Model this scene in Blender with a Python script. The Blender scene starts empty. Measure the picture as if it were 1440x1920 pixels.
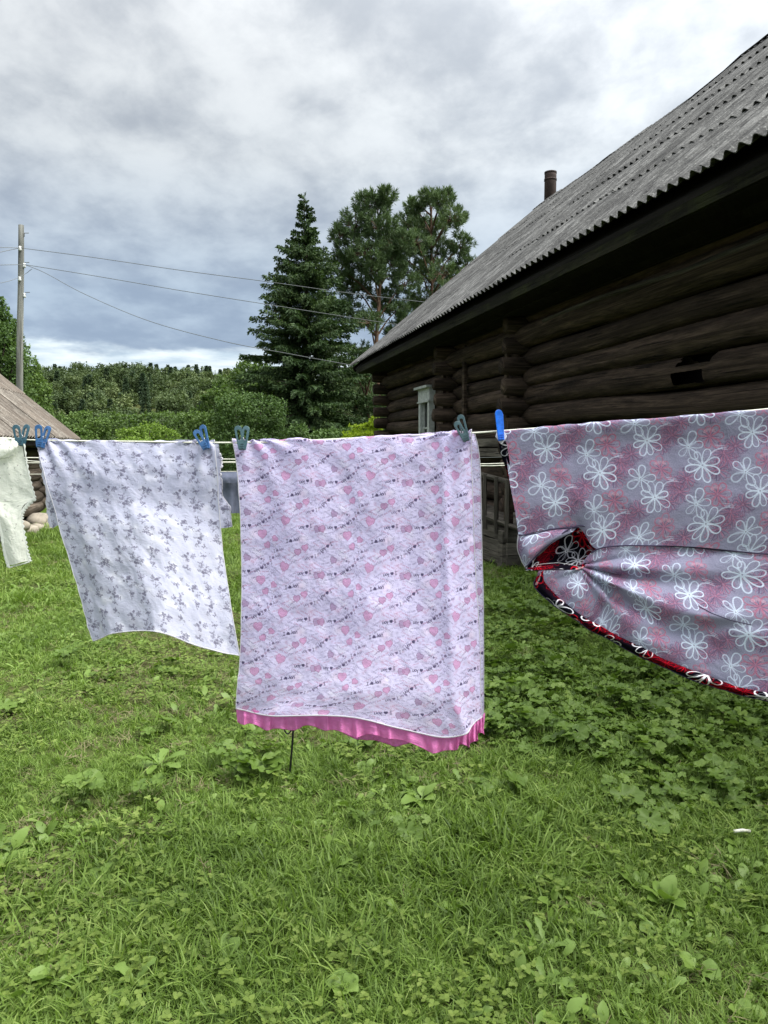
import bpy, math, random
import numpy as np
from mathutils import Vector, Matrix, Euler

random.seed(11)
RNG = np.random.default_rng(7)
S = bpy.context.scene
COL = S.collection
PI = math.pi

# ------------------------------------------------------------------ camera
CAMZ = 1.55
PITCH = math.radians(5.1)
FPX = 1400.0
cam = bpy.data.cameras.new('camera')
cam.sensor_fit = 'HORIZONTAL'
cam.sensor_width = 36.0
cam.lens = 36.0 * FPX / 1440.0
cam.clip_start = 0.05
cam.clip_end = 4000
camo = bpy.data.objects.new('camera', cam)
COL.objects.link(camo)
camo.location = (0, 0, CAMZ)
camo.rotation_euler = (PI / 2 - PITCH, 0, 0)
S.camera = camo

S.render.engine = 'CYCLES'
S.view_settings.view_transform = 'Standard'
S.view_settings.look = 'None'
S.view_settings.exposure = 2.33
S.view_settings.gamma = 1.0
S.view_settings.use_curve_mapping = False
S.cycles.use_denoising = True
S.cycles.max_bounces = 6
S.cycles.diffuse_bounces = 3
S.cycles.glossy_bounces = 2
S.cycles.transmission_bounces = 4
S.cycles.transparent_max_bounces = 8
S.cycles.caustics_reflective = False
S.cycles.caustics_refractive = False
try:
    S.cycles.use_adaptive_sampling = True
    S.cycles.adaptive_threshold = 0.01
except Exception:
    pass

# ------------------------------------------------------------------ sky and sun
SUN_EL, SUN_AZ = 52.0, 108.0            # elevation, degrees right of the view direction
sd = Vector((math.sin(math.radians(SUN_AZ)) * math.cos(math.radians(SUN_EL)),
             math.cos(math.radians(SUN_AZ)) * math.cos(math.radians(SUN_EL)),
             math.sin(math.radians(SUN_EL))))
world = bpy.data.worlds.new('World')
S.world = world
world.use_nodes = True
wn, wl = world.node_tree.nodes, world.node_tree.links
wn.clear()


class NT:
    """small helper for building node trees"""
    def __init__(s, nt):
        s.nt, s.n, s.l = nt, nt.nodes, nt.links

    def new(s, t, **kw):
        n = s.n.new(t)
        for k, v in kw.items():
            setattr(n, k, v)
        return n

    def put(s, sock, v):
        if v is None:
            return
        if isinstance(v, bpy.types.NodeSocket):
            s.l.new(v, sock)
        else:
            if hasattr(sock.default_value, '__len__') and isinstance(v, (tuple, list)) and len(v) == 3 and len(sock.default_value) == 4:
                v = tuple(v) + (1.0,)
            sock.default_value = v

    def math(s, op, a, b=None, c=None, clamp=False):
        n = s.new('ShaderNodeMath', operation=op, use_clamp=clamp)
        s.put(n.inputs[0], a); s.put(n.inputs[1], b); s.put(n.inputs[2], c)
        return n.outputs[0]

    def vmath(s, op, a, b=None, out=0):
        n = s.new('ShaderNodeVectorMath', operation=op)
        s.put(n.inputs[0], a)
        if b is not None:
            s.put(n.inputs[3 if op == 'SCALE' else 1], b)
        return n.outputs[out]

    def mix(s, f, a, b, blend='MIX'):
        n = s.new('ShaderNodeMix', data_type='RGBA', blend_type=blend)
        s.put(n.inputs[0], f); s.put(n.inputs[6], a); s.put(n.inputs[7], b)
        return n.outputs[2]

    def noise(s, vec, scale, detail=4, rough=0.55, dist=0.0, out=0, lac=2.0):
        n = s.new('ShaderNodeTexNoise')
        s.put(n.inputs['Vector'], vec)
        n.inputs['Scale'].default_value = scale
        n.inputs['Detail'].default_value = detail
        n.inputs['Roughness'].default_value = rough
        n.inputs['Lacunarity'].default_value = lac
        n.inputs['Distortion'].default_value = dist
        return n.outputs[out]

    def ramp(s, f, stops, interp='LINEAR'):
        n = s.new('ShaderNodeValToRGB')
        n.color_ramp.interpolation = interp
        cr = n.color_ramp
        while len(cr.elements) < len(stops):
            cr.elements.new(0.5)
        for e, (p, c) in zip(cr.elements, stops):
            e.position = p
            e.color = (c, c, c, 1) if isinstance(c, (int, float)) else tuple(c) + (1,)
        s.put(n.inputs[0], f)
        return n.outputs[0]

    def mapr(s, v, a, b, c=0.0, d=1.0, smooth=False):
        n = s.new('ShaderNodeMapRange')
        if smooth:
            n.interpolation_type = 'SMOOTHSTEP'
        s.put(n.inputs[0], v)
        for i, q in enumerate((a, b, c, d)):
            s.put(n.inputs[i + 1], q)
        return n.outputs[0]

    def mapping(s, vec, scale=(1, 1, 1), loc=(0, 0, 0), rot=(0, 0, 0)):
        n = s.new('ShaderNodeMapping')
        s.put(n.inputs[0], vec)
        n.inputs['Location'].default_value = loc
        n.inputs['Rotation'].default_value = rot
        n.inputs['Scale'].default_value = scale
        return n.outputs[0]


def build_world():
    k = NT(world.node_tree)
    tc = k.new('ShaderNodeTexCoord')
    d = k.vmath('NORMALIZE', tc.outputs['Generated'])
    sep = k.new('ShaderNodeSeparateXYZ'); k.l.new(d, sep.inputs[0])
    z = k.math('MAXIMUM', sep.outputs[2], 0.0)
    zz = k.math('ADD', z, 0.24)
    cx = k.math('DIVIDE', sep.outputs[0], zz)
    cy = k.math('DIVIDE', sep.outputs[1], zz)
    cmb = k.new('ShaderNodeCombineXYZ'); k.l.new(cx, cmb.inputs[0]); k.l.new(cy, cmb.inputs[1])
    p = k.mapping(cmb.outputs[0], scale=(1.0, 0.85, 1.0), loc=(3.7, 1.3, 0.0), rot=(0, 0, 0.35))
    big = k.noise(p, 1.1, 3, 0.5, 0.1)
    mid = k.noise(p, 4.2, 6, 0.55, 0.1)
    fin = k.noise(p, 8.0, 6, 0.6, 0.2)
    m = k.math('ADD', k.math('MULTIPLY', big, 0.34), k.math('MULTIPLY', mid, 0.44))
    m = k.math('ADD', m, k.math('MULTIPLY', fin, 0.24))
    m = k.mapr(m, 0.385, 0.615, 0.0, 1.0, True)
    # overcast: brighter overhead than at the horizon, brighter towards the veiled sun
    elev = k.mapr(sep.outputs[2], 0.0, 0.55, 0.0, 1.0)
    sdot = k.vmath('DOT_PRODUCT', d, tuple(sd), out=1)
    glow = k.mapr(sdot, -0.1, 0.9, 0.0, 1.0, True)
    dark = k.ramp(elev, [(0.0, (0.0575, 0.0775, 0.1125)), (0.34, (0.0660, 0.0830, 0.1090)), (0.62, (0.088, 0.097, 0.108)), (1.0, (0.104, 0.110, 0.117))])
    lite = k.ramp(elev, [(0.0, (0.0950, 0.1175, 0.1525)), (0.34, (0.1025, 0.1250, 0.1500)), (0.62, (0.160, 0.169, 0.174)), (1.0, (0.185, 0.188, 0.189))])
    col = k.mix(m, dark, lite)
    # pale break in the cloud just above the far hills
    bn = k.noise(k.mapping(d, scale=(9, 9, 30)), 1.0, 5, 0.6, 0.2)
    edge = k.math('ADD', sep.outputs[2], k.math('MULTIPLY', k.math('SUBTRACT', bn, 0.5), 0.055))
    band = k.mapr(edge, 0.128, 0.112, 0.0, 1.0, True)
    bandn = k.noise(k.mapping(d, scale=(8, 8, 45)), 2.0, 5, 0.6)
    bandc = k.mix(k.mapr(bandn, 0.35, 0.65), (0.125, 0.152, 0.175), (0.20, 0.218, 0.226))
    col = k.mix(band, col, bandc)
    gl = k.math('MULTIPLY', glow, 0.95)
    gain = k.math('ADD', 0.98, gl)
    up = k.math('MULTIPLY', k.mapr(sep.outputs[2], 0.40, 0.95, 0.0, 1.0, True), 1.35)
    gain = k.math('ADD', gain, up)
    col = k.vmath('SCALE', col, gain)
    sky = k.new('ShaderNodeTexSky', sky_type='NISHITA')
    sky.sun_disc = False
    sky.sun_elevation = math.radians(SUN_EL)
    sky.sun_rotation = math.radians(SUN_AZ)
    sk = k.vmath('SCALE', sky.outputs[0], 0.05)
    col = k.mix(0.94, sk, col)
    # below the horizon the cloud light only shows as a dull green-grey
    below = k.mapr(sep.outputs[2], -0.02, 0.0, 0.0, 1.0)
    col = k.mix(below, (0.05, 0.06, 0.04), col)
    bg = k.new('ShaderNodeBackground'); k.l.new(col, bg.inputs[0]); bg.inputs[1].default_value = 1.0
    out = k.new('ShaderNodeOutputWorld'); k.l.new(bg.outputs[0], out.inputs[0])


build_world()
sun = bpy.data.lights.new('sun', 'SUN')
sun.energy = 1.5
sun.angle = math.radians(50)
sun.color = (1.0, 0.965, 0.91)
suno = bpy.data.objects.new('sun', sun)
COL.objects.link(suno)
suno.location = (20, 20, 40)
suno.rotation_euler = (-sd).to_track_quat('-Z', 'Y').to_euler()


# ------------------------------------------------------------------ helpers
def P(px, py, D):
    """world point at forward distance D whose direction is that of photo pixel (px, py)"""
    xc, yc = (px - 720) / FPX, (960 - py) / FPX
    cp, sp = math.cos(PITCH), math.sin(PITCH)
    r = Vector((xc, cp + yc * sp, -sp + yc * cp))
    return Vector((0, 0, CAMZ)) + r * (D / r.y)


def PA(px, py, D):
    px, py, D = (np.asarray(a, float) for a in (px, py, D))
    xc, yc = (px - 720) / FPX, (960 - py) / FPX
    cp, sp = math.cos(PITCH), math.sin(PITCH)
    ry = cp + yc * sp
    t = D / ry
    return np.stack([xc * t, D + 0 * t, CAMZ + (-sp + yc * cp) * t], -1)


def link(name, data, parent=None, **props):
    o = bpy.data.objects.new(name, data)
    COL.objects.link(o)
    if parent is not None:
        o.parent = parent
    for a, b in props.items():
        o[a] = b
    return o


def thing(name, label, cat, loc=(0, 0, 0), rz=0.0, group=None):
    o = link(name, None)
    o.empty_display_size = 0.2
    o.location = loc
    o.rotation_euler = (0, 0, rz)
    o['label'] = label; o['category'] = cat
    if group: o['group'] = group
    return o


def mesh(name, verts, faces, mat=None, smooth=False, uvs=None, mats=None, mi=None):
    me = bpy.data.meshes.new(name)
    if isinstance(verts, np.ndarray) and isinstance(faces, np.ndarray):
        nv, nf, k = len(verts), len(faces), faces.shape[1]
        me.vertices.add(nv)
        me.vertices.foreach_set('co', verts.astype(np.float32).ravel())
        me.loops.add(nf * k)
        me.loops.foreach_set('vertex_index', faces.astype(np.int32).ravel())
        me.polygons.add(nf)
        me.polygons.foreach_set('loop_start', (np.arange(nf) * k).astype(np.int32))
        me.polygons.foreach_set('loop_total', np.full(nf, k, np.int32))
        me.update(calc_edges=True)
    else:
        me.from_pydata([tuple(v) for v in verts], [], [tuple(f) for f in faces])
    if uvs is not None:
        uvl = me.uv_layers.new(name='UVMap')
        li = np.zeros(len(me.loops), np.int32)
        me.loops.foreach_get('vertex_index', li)
        uvl.data.foreach_set('uv', np.asarray(uvs, np.float32)[li].ravel())
    if smooth:
        me.polygons.foreach_set('use_smooth', np.ones(len(me.polygons), bool))
    for m in (mats or ([mat] if mat else [])):
        me.materials.append(m)
    if mi is not None:
        me.polygons.foreach_set('material_index', np.asarray(mi, np.int32))
    me.update()
    return me


class MB:
    """collects shapes, builds one mesh"""
    def __init__(s):
        s.v, s.f, s.uv = [], [], []

    def add(s, v, f, uv=None):
        b = len(s.v)
        s.v += [tuple(x) for x in v]
        s.f += [tuple(i + b for i in q) for q in f]
        s.uv += uv if uv else [(x[0], x[2]) for x in v]

    def box(s, c, size, M=None):
        hx, hy, hz = size[0] / 2, size[1] / 2, size[2] / 2
        v = [Vector((x, y, z)) for x in (-hx, hx) for y in (-hy, hy) for z in (-hz, hz)]
        uv = [((a.x + a.y) , a.z) for a in v]
        if M is not None:
            v = [M @ a for a in v]
        v = [a + Vector(c) for a in v]
        s.add(v, [(0, 1, 3, 2), (4, 6, 7, 5), (0, 4, 5, 1), (2, 3, 7, 6), (0, 2, 6, 4), (1, 5, 7, 3)], uv)

    def tube(s, pts, rad, n=8, caps=True, jit=0.0, uo=0.0):
        pts = [Vector(p) for p in pts]
        if not hasattr(rad, '__len__'):
            rad = [rad] * len(pts)
        base, uv, faces = [], [], []
        prev = None
        L = 0.0
        for i, p in enumerate(pts):
            t = (pts[min(i + 1, len(pts) - 1)] - pts[max(i - 1, 0)]).normalized()
            if prev is None:
                a = t.orthogonal().normalized()
            else:
                a = (prev - t * prev.dot(t)).normalized()
            prev = a
            b = t.cross(a)
            if i: L += (p - pts[i - 1]).length
            for k in range(n):
                an = 2 * PI * k / n
                r = rad[i] * (1 + jit * random.uniform(-1, 1))
                base.append(p + a * (math.cos(an) * r) + b * (math.sin(an) * r))
                uv.append((L + uo, k / n))
        for i in range(len(pts) - 1):
            for k in range(n):
                k2 = (k + 1) % n
                faces.append((i * n + k, i * n + k2, (i + 1) * n + k2, (i + 1) * n + k))
        if caps:
            faces.append(tuple(reversed(range(n))))
            faces.append(tuple(range((len(pts) - 1) * n, len(pts) * n)))
        s.add(base, faces, uv)

    def build(s, name, mat=None, parent=None, smooth=False, **props):
        me = mesh(name, s.v, s.f, mat, smooth, s.uv)
        return link(name, me, parent, **props)


# vectorised periodic-free value noise
def vnoise(x, y, seed=0):
    x, y = np.asarray(x, float), np.asarray(y, float)
    x0, y0 = np.floor(x).astype(int), np.floor(y).astype(int)
    fx, fy = x - x0, y - y0
    fx, fy = fx * fx * (3 - 2 * fx), fy * fy * (3 - 2 * fy)

    def h(i, j):
        n = (i * 374761393 + j * 668265263 + seed * 974634777) & 0xffffffff
        n = ((n ^ (n >> 13)) * 1274126177) & 0xffffffff
        return ((n ^ (n >> 16)) & 0xffff) / 65535.0
    return ((h(x0, y0) * (1 - fx) + h(x0 + 1, y0) * fx) * (1 - fy)
            + (h(x0, y0 + 1) * (1 - fx) + h(x0 + 1, y0 + 1) * fx) * fy) * 2 - 1


def fbm(x, y, o=4, seed=0, g=0.5):
    s, a = 0, 1.0
    for i in range(o):
        s = s + a * vnoise(x * 2 ** i, y * 2 ** i, seed + i)
        a *= g
    return s


# ------------------------------------------------------------------ materials
def new_mat(name):
    m = bpy.data.materials.new(name)
    m.use_nodes = True
    k = NT(m.node_tree)
    k.n.clear()
    out = k.new('ShaderNodeOutputMaterial')
    return m, k, out


def principled(k, col, rough=0.7, spec=0.3, bump=None, bstr=0.3, bdist=0.01, metal=0.0):
    b = k.new('ShaderNodeBsdfPrincipled')
    k.put(b.inputs['Base Color'], col)
    k.put(b.inputs['Roughness'], rough)
    k.put(b.inputs['Metallic'], metal)
    b.inputs['Specular IOR Level'].default_value = spec
    if bump is not None:
        bn = k.new('ShaderNodeBump')
        bn.inputs['Strength'].default_value = bstr
        bn.inputs['Distance'].default_value = bdist
        k.l.new(bump, bn.inputs['Height'])
        k.l.new(bn.outputs[0], b.inputs['Normal'])
    return b


def foliage_mat(name, c1, c2, c3=None, trans=0.35, rough=0.55, nscale=0.6, spec=0.25, iw=.45):
    """leaf: colour varies by instance and through the plant; part of the light passes through"""
    m, k, out = new_mat(name)
    oi = k.new('ShaderNodeObjectInfo')
    geo = k.new('ShaderNodeNewGeometry')
    nz = k.noise(geo.outputs['Position'], nscale, 3, 0.6)
    f = k.math('ADD', k.math('MULTIPLY', oi.outputs['Random'], 0.5), k.math('MULTIPLY', k.mapr(nz, 0.3, 0.7), 0.5))
    isl = geo.outputs['Random Per Island']
    f2 = k.math('ADD', k.math('MULTIPLY', f, 1 - iw), k.math('MULTIPLY', isl, iw))
    stops = [(0.12, c1), (0.85, c2)] if c3 is None else [(0.08, c1), (0.62, c2), (0.95, c3)]
    col = k.ramp(f2, stops)
    b = principled(k, col, rough, spec)
    if trans > 0:
        t = k.new('ShaderNodeBsdfTranslucent')
        tc = k.mix(1.0, col, (1.15, 1.25, 0.6), 'MULTIPLY')
        k.put(t.inputs[0], tc)
        mx = k.new('ShaderNodeMixShader')
        mx.inputs[0].default_value = trans
        k.l.new(b.outputs[0], mx.inputs[1]); k.l.new(t.outputs[0], mx.inputs[2])
        k.l.new(mx.outputs[0], out.inputs[0])
    else:
        k.l.new(b.outputs[0], out.inputs[0])
    return m


def wood_mat(name, dark, light, rough=0.85, sx=1.6, sy=14, moss=None, bstr=0.7, spec=0.12):
    """weathered timber; grain runs along u"""
    m, k, out = new_mat(name)
    uv = k.new('ShaderNodeTexCoord').outputs['UV']
    oi = k.new('ShaderNodeObjectInfo')
    off = k.vmath('SCALE', k.vmath('ADD', oi.outputs['Location'], (0.31, 0.77, 0.13)), 3.7)
    rnd = k.math('MULTIPLY', oi.outputs['Random'], 37.0)
    cmb = k.new('ShaderNodeCombineXYZ'); k.l.new(rnd, cmb.inputs[0]); k.l.new(rnd, cmb.inputs[1]); k.l.new(rnd, cmb.inputs[2])
    v = k.vmath('ADD', uv, cmb.outputs[0])
    g = k.noise(k.mapping(v, scale=(sx, sy, 1)), 1.0, 8, 0.68, 0.5)
    g2 = k.noise(k.mapping(v, scale=(sx * 2.2, sy * 4.5, 1)), 1.0, 5, 0.6, 0.2)
    f = k.math('ADD', k.math('MULTIPLY', g, 0.7), k.math('MULTIPLY', g2, 0.3))
    f = k.mapr(f, 0.36, 0.66)
    col = k.mix(f, dark, light)
    tint = k.mapr(oi.outputs['Random'], 0, 1, 0.72, 1.25)
    worn = k.mapr(k.noise(k.mapping(v, scale=(sx * .45, sy * .25, 1)), 1.0, 4, 0.65), 0.35, 0.68, 0.55, 1.55)
    col = k.vmath('SCALE', col, k.math('MULTIPLY', tint, worn))
    crack = k.mapr(k.noise(k.mapping(v, scale=(sx * 0.5, sy * 1.6, 1)), 1.0, 3, 0.5, 0.8), 0.36, 0.31, 0.0, 1.0)
    col = k.mix(k.math('MULTIPLY', crack, 0.85), col, (0.004, 0.003, 0.003))
    if moss:
        mn = k.mapr(k.noise(uv, 1.1, 5, 0.7), 0.48, 0.62)
        col = k.mix(k.math('MULTIPLY', mn, 0.6), col, moss)
    h = k.math('SUBTRACT', f, k.math('MULTIPLY', crack, 1.6))
    b = principled(k, col, rough, spec, h, bstr, 0.02)
    k.l.new(b.outputs[0], out.inputs[0])
    return m


def plain_mat(name, col, rough=0.6, spec=0.3, nz=0.0, scale=20, metal=0.0):
    m, k, out = new_mat(name)
    c = col
    bump = None
    if nz:
        geo = k.new('ShaderNodeNewGeometry')
        n = k.noise(geo.outputs['Position'], scale, 5, 0.6)
        c = k.mix(k.mapr(n, 0.3, 0.7), tuple(x * (1 - nz) for x in col), tuple(min(1, x * (1 + nz)) for x in col))
        bump = n
    b = principled(k, c, rough, spec, bump, 0.3, 0.01, metal)
    k.l.new(b.outputs[0], out.inputs[0])
    return m


M = {}
M['log_wood'] = wood_mat('old_log_wood', (0.012, 0.009, 0.007), (0.10, 0.072, 0.053))
M['log_grey'] = wood_mat('grey_weathered_wood', (0.05, 0.045, 0.038), (0.16, 0.145, 0.12))
M['log_shed'] = wood_mat('shed_log_wood', (0.05, 0.04, 0.032), (0.15, 0.125, 0.10))
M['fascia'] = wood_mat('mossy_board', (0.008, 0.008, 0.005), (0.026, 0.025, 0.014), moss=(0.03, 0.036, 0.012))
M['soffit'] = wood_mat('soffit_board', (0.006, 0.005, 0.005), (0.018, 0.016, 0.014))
M['pole_wood'] = wood_mat('pole_wood', (0.075, 0.078, 0.070), (0.20, 0.205, 0.185), sx=0.6, sy=8)
M['white_frame'] = plain_mat('old_white_paint', (0.40, 0.43, 0.41), 0.6, 0.3, 0.3, 14)
M['inside_shade'] = plain_mat('interior_shade', (0.006, 0.005, 0.005), 0.9, 0.05)  # near-black colour stands in for the shade of the unlit interior
M['rust_pipe'] = plain_mat('rusty_pipe', (0.030, 0.019, 0.016), 0.8, 0.3, 0.5, 6)
M['wire'] = plain_mat('wire_metal', (0.12, 0.13, 0.13), 0.6, 0.3)
M['porcelain'] = plain_mat('porcelain', (0.6, 0.62, 0.6), 0.25, 0.5)
M['cord_black'] = plain_mat('black_cord', (0.006, 0.006, 0.008), 0.5, 0.3)
M['line_white'] = plain_mat('white_plastic_line', (0.66, 0.66, 0.56), 0.45, 0.4, 0.12, 60)
M['stone'] = plain_mat('field_stone', (0.30, 0.27, 0.22), 0.9, 0.2, 0.35, 7)


def glass_mat():
    m, k, out = new_mat('window_glass')
    b = principled(k, (0.02, 0.022, 0.022), 0.06, 0.6)
    k.l.new(b.outputs[0], out.inputs[0])
    return m


M['glass'] = glass_mat()


def slate_mat(name, c0, c1, c2, warm=None):
    m, k, out = new_mat(name)
    tc = k.new('ShaderNodeTexCoord')
    oi = k.new('ShaderNodeObjectInfo')
    rnd = k.math('MULTIPLY', oi.outputs['Random'], 53.0)
    cmb = k.new('ShaderNodeCombineXYZ')
    for i in range(3): k.l.new(rnd, cmb.inputs[i])
    v = k.vmath('ADD', tc.outputs['Object'], cmb.outputs[0])
    streak = k.noise(k.mapping(v, scale=(26, 2.2, 3)), 1.0, 6, 0.68)
    blot = k.noise(v, 5.5, 6, 0.7)
    sp = k.noise(v, 55, 3, 0.6)
    f = k.math('ADD', k.math('MULTIPLY', streak, 0.5), k.math('ADD', k.math('MULTIPLY', blot, 0.32), k.math('MULTIPLY', sp, 0.18)))
    col = k.ramp(f, [(0.38, c0), (0.50, c1), (0.62, c2)])
    spot = k.mapr(sp, 0.64, 0.70)
    col = k.mix(k.math('MULTIPLY', spot, 0.55), col, (0.42, 0.43, 0.40))
    tint = k.mapr(oi.outputs['Random'], 0, 1, 0.78, 1.2)
    col = k.vmath('SCALE', col, tint)
    if warm:
        wn_ = k.mapr(k.noise(v, 1.3, 3, 0.6), 0.45, 0.62)
        col = k.mix(k.math('MULTIPLY', wn_, 0.5), col, warm)
    b = principled(k, col, 0.9, 0.15, k.math('ADD', streak, sp), 0.6, 0.012)
    k.l.new(b.outputs[0], out.inputs[0])
    return m


M['slate'] = slate_mat('weathered_grey_sheet', (0.028, 0.028, 0.029), (0.090, 0.090, 0.088), (0.215, 0.215, 0.208))
M['slate_warm'] = slate_mat('weathered_brown_sheet', (0.055, 0.048, 0.042), (0.125, 0.112, 0.096), (0.25, 0.23, 0.20), warm=(0.13, 0.105, 0.085))
# ------------------------------------------------------------------ printed cloth, drawn by code
class Tile:
    def __init__(s, w, h, base):
        s.w, s.h = w, h
        s.a = np.zeros((h, w, 3)) + np.array(base)

    def _win(s, x0, y0, x1, y1):
        xs = np.arange(int(math.floor(x0)), int(math.ceil(x1)) + 1)
        ys = np.arange(int(math.floor(y0)), int(math.ceil(y1)) + 1)
        X, Y = np.meshgrid(xs, ys)
        return X, Y, np.ix_(ys % s.h, xs % s.w)

    def _blend(s, ix, cov, col, al):
        c = (np.clip(cov, 0, 1) * al)[..., None]
        s.a[ix] = s.a[ix] * (1 - c) + np.array(col) * c

    def seg(s, pts, w, col, al=1.0, fill=False):
        pts = np.asarray(pts, float)
        r = w / 2 + 1.5
        x0, y0 = pts.min(0) - r; x1, y1 = pts.max(0) + r
        X, Y, ix = s._win(x0, y0, x1, y1)
        d = np.full(X.shape, 1e9)
        for a, b in zip(pts[:-1], pts[1:]):
            ab = b - a
            L = max(ab @ ab, 1e-9)
            t = np.clip(((X - a[0]) * ab[0] + (Y - a[1]) * ab[1]) / L, 0, 1)
            d = np.minimum(d, np.hypot(X - a[0] - t * ab[0], Y - a[1] - t * ab[1]))
        s._blend(ix, w / 2 - d + 0.5, col, al)

    def dot(s, x, y, r, col, al=1.0, el=1.0, an=0.0):
        X, Y, ix = s._win(x - r - 2, y - r - 2, x + r + 2, y + r + 2)
        c, q = math.cos(an), math.sin(an)
        dx, dy = (X - x), (Y - y)
        d = np.hypot(dx * c + dy * q, (-dx * q + dy * c) / el)
        s._blend(ix, r - d + 0.5, col, al)

    def soft(s, x, y, r, col, al=1.0):
        X, Y, ix = s._win(x - 2.4 * r, y - 2.4 * r, x + 2.4 * r, y + 2.4 * r)
        d = ((X - x) ** 2 + (Y - y) ** 2) / (r * r)
        s._blend(ix, np.exp(-d), col, al)

    def heart(s, x, y, r, an, col, al=1.0, hatch=None, outline=None):
        X, Y, ix = s._win(x - 1.5 * r, y - 1.5 * r, x + 1.5 * r, y + 1.5 * r)
        c, q = math.cos(an), math.sin(an)
        u = ((X - x) * c + (Y - y) * q) / (r * .88)
        v = -(-(X - x) * q + (Y - y) * c) / (r * .88) + 0.1
        F = (u * u + v * v - 1) ** 3 - u * u * v ** 3
        gy, gx = np.gradient(F)
        d = F / (np.hypot(gx, gy) + 1e-4)
        cov = np.clip(0.5 - d, 0, 1)
        if hatch is not None:
            s._blend(ix, cov * (0.55 + 0.45 * (np.sin((u * 0.6 + v) * 16) > -0.2)), col, al)
            s._blend(ix, np.clip(1.6 - np.abs(d) / 1.6, 0, 1), tuple(k * 0.78 for k in col), al * 0.8)
        else:
            s._blend(ix, cov, col, al)

    def image(s, name):
        im = bpy.data.images.new(name, s.w, s.h, alpha=False)
        px = np.ones((s.h, s.w, 4), np.float32)
        px[..., :3] = np.clip(s.a[::-1], 0, 1)
        im.pixels.foreach_set(px.ravel())
        im.update()
        im.pack()
        return im


def circ(cx, cy, rx, ry, n=12, a0=0, a1=2 * PI):
    return [(cx + rx * math.cos(a0 + (a1 - a0) * i / n), cy + ry * math.sin(a0 + (a1 - a0) * i / n)) for i in range(n + 1)]


GLYPH = {
    'I': ([[(0, 0), (0, 1)], [(-.25, 1), (.25, 1)], [(-.25, 0), (.25, 0)]], .75),
    'y': ([[(-.24, .68), (0, .12)], [(.26, .68), (-.12, -.35)]], .62),
    'o': ([circ(0, .34, .24, .32)], .62),
    'u': ([[(-.24, .68), (-.24, .2), (-.1, .02), (.12, .02), (.24, .2)], [(.24, .68), (.24, 0)]], .66),
    'l': ([[(0, 0), (0, 1)]], .3),
    'v': ([[(-.2, .65), (0, 0), (.2, .65)]], .5),
    'e': ([[(-.2, .36), (.2, .36), (.18, .58), (0, .68), (-.2, .5), (-.2, .15), (0, 0), (.2, .1)]], .55),
    ' ': ([], .4),
}


def text(t, s, x, y, h, an, col, al=1.0, w=2.2, mirror=True):
    """cursive-like print; the cloth hangs inside out, so the words read mirrored"""
    width = sum({'*': 1.0}.get(ch, GLYPH.get(ch, ([], .5))[1]) for ch in s) * h
    cx = -width / 2
    c, q = math.cos(an), math.sin(an)

    def tr(gx, gy):
        if mirror: gx = -gx
        return (x + gx * c - (-gy) * q, y + gx * q + (-gy) * c)
    for ch in s:
        if ch == '*':
            gx, gy = tr(cx + .5 * h, .42 * h)
            t.heart(gx, gy, h * .52, an, col, al)
            cx += 1.0 * h
            continue
        g, ww = GLYPH[ch]
        for st in g:
            t.seg([tr(cx + (ww / 2 + px) * h, py * h) for px, py in st], w, col, al)
        cx += ww * h


def rose(t, x, y, r, col, al):
    for k in range(5):
        a = k * 2 * PI / 5 + x
        t.seg(circ(x + r * .55 * math.cos(a), y + r * .55 * math.sin(a), r * .45, r * .45, 8), 1.4, col, al)
    t.seg(circ(x, y, r * .25, r * .25, 6), 1.4, col, al)


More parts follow.
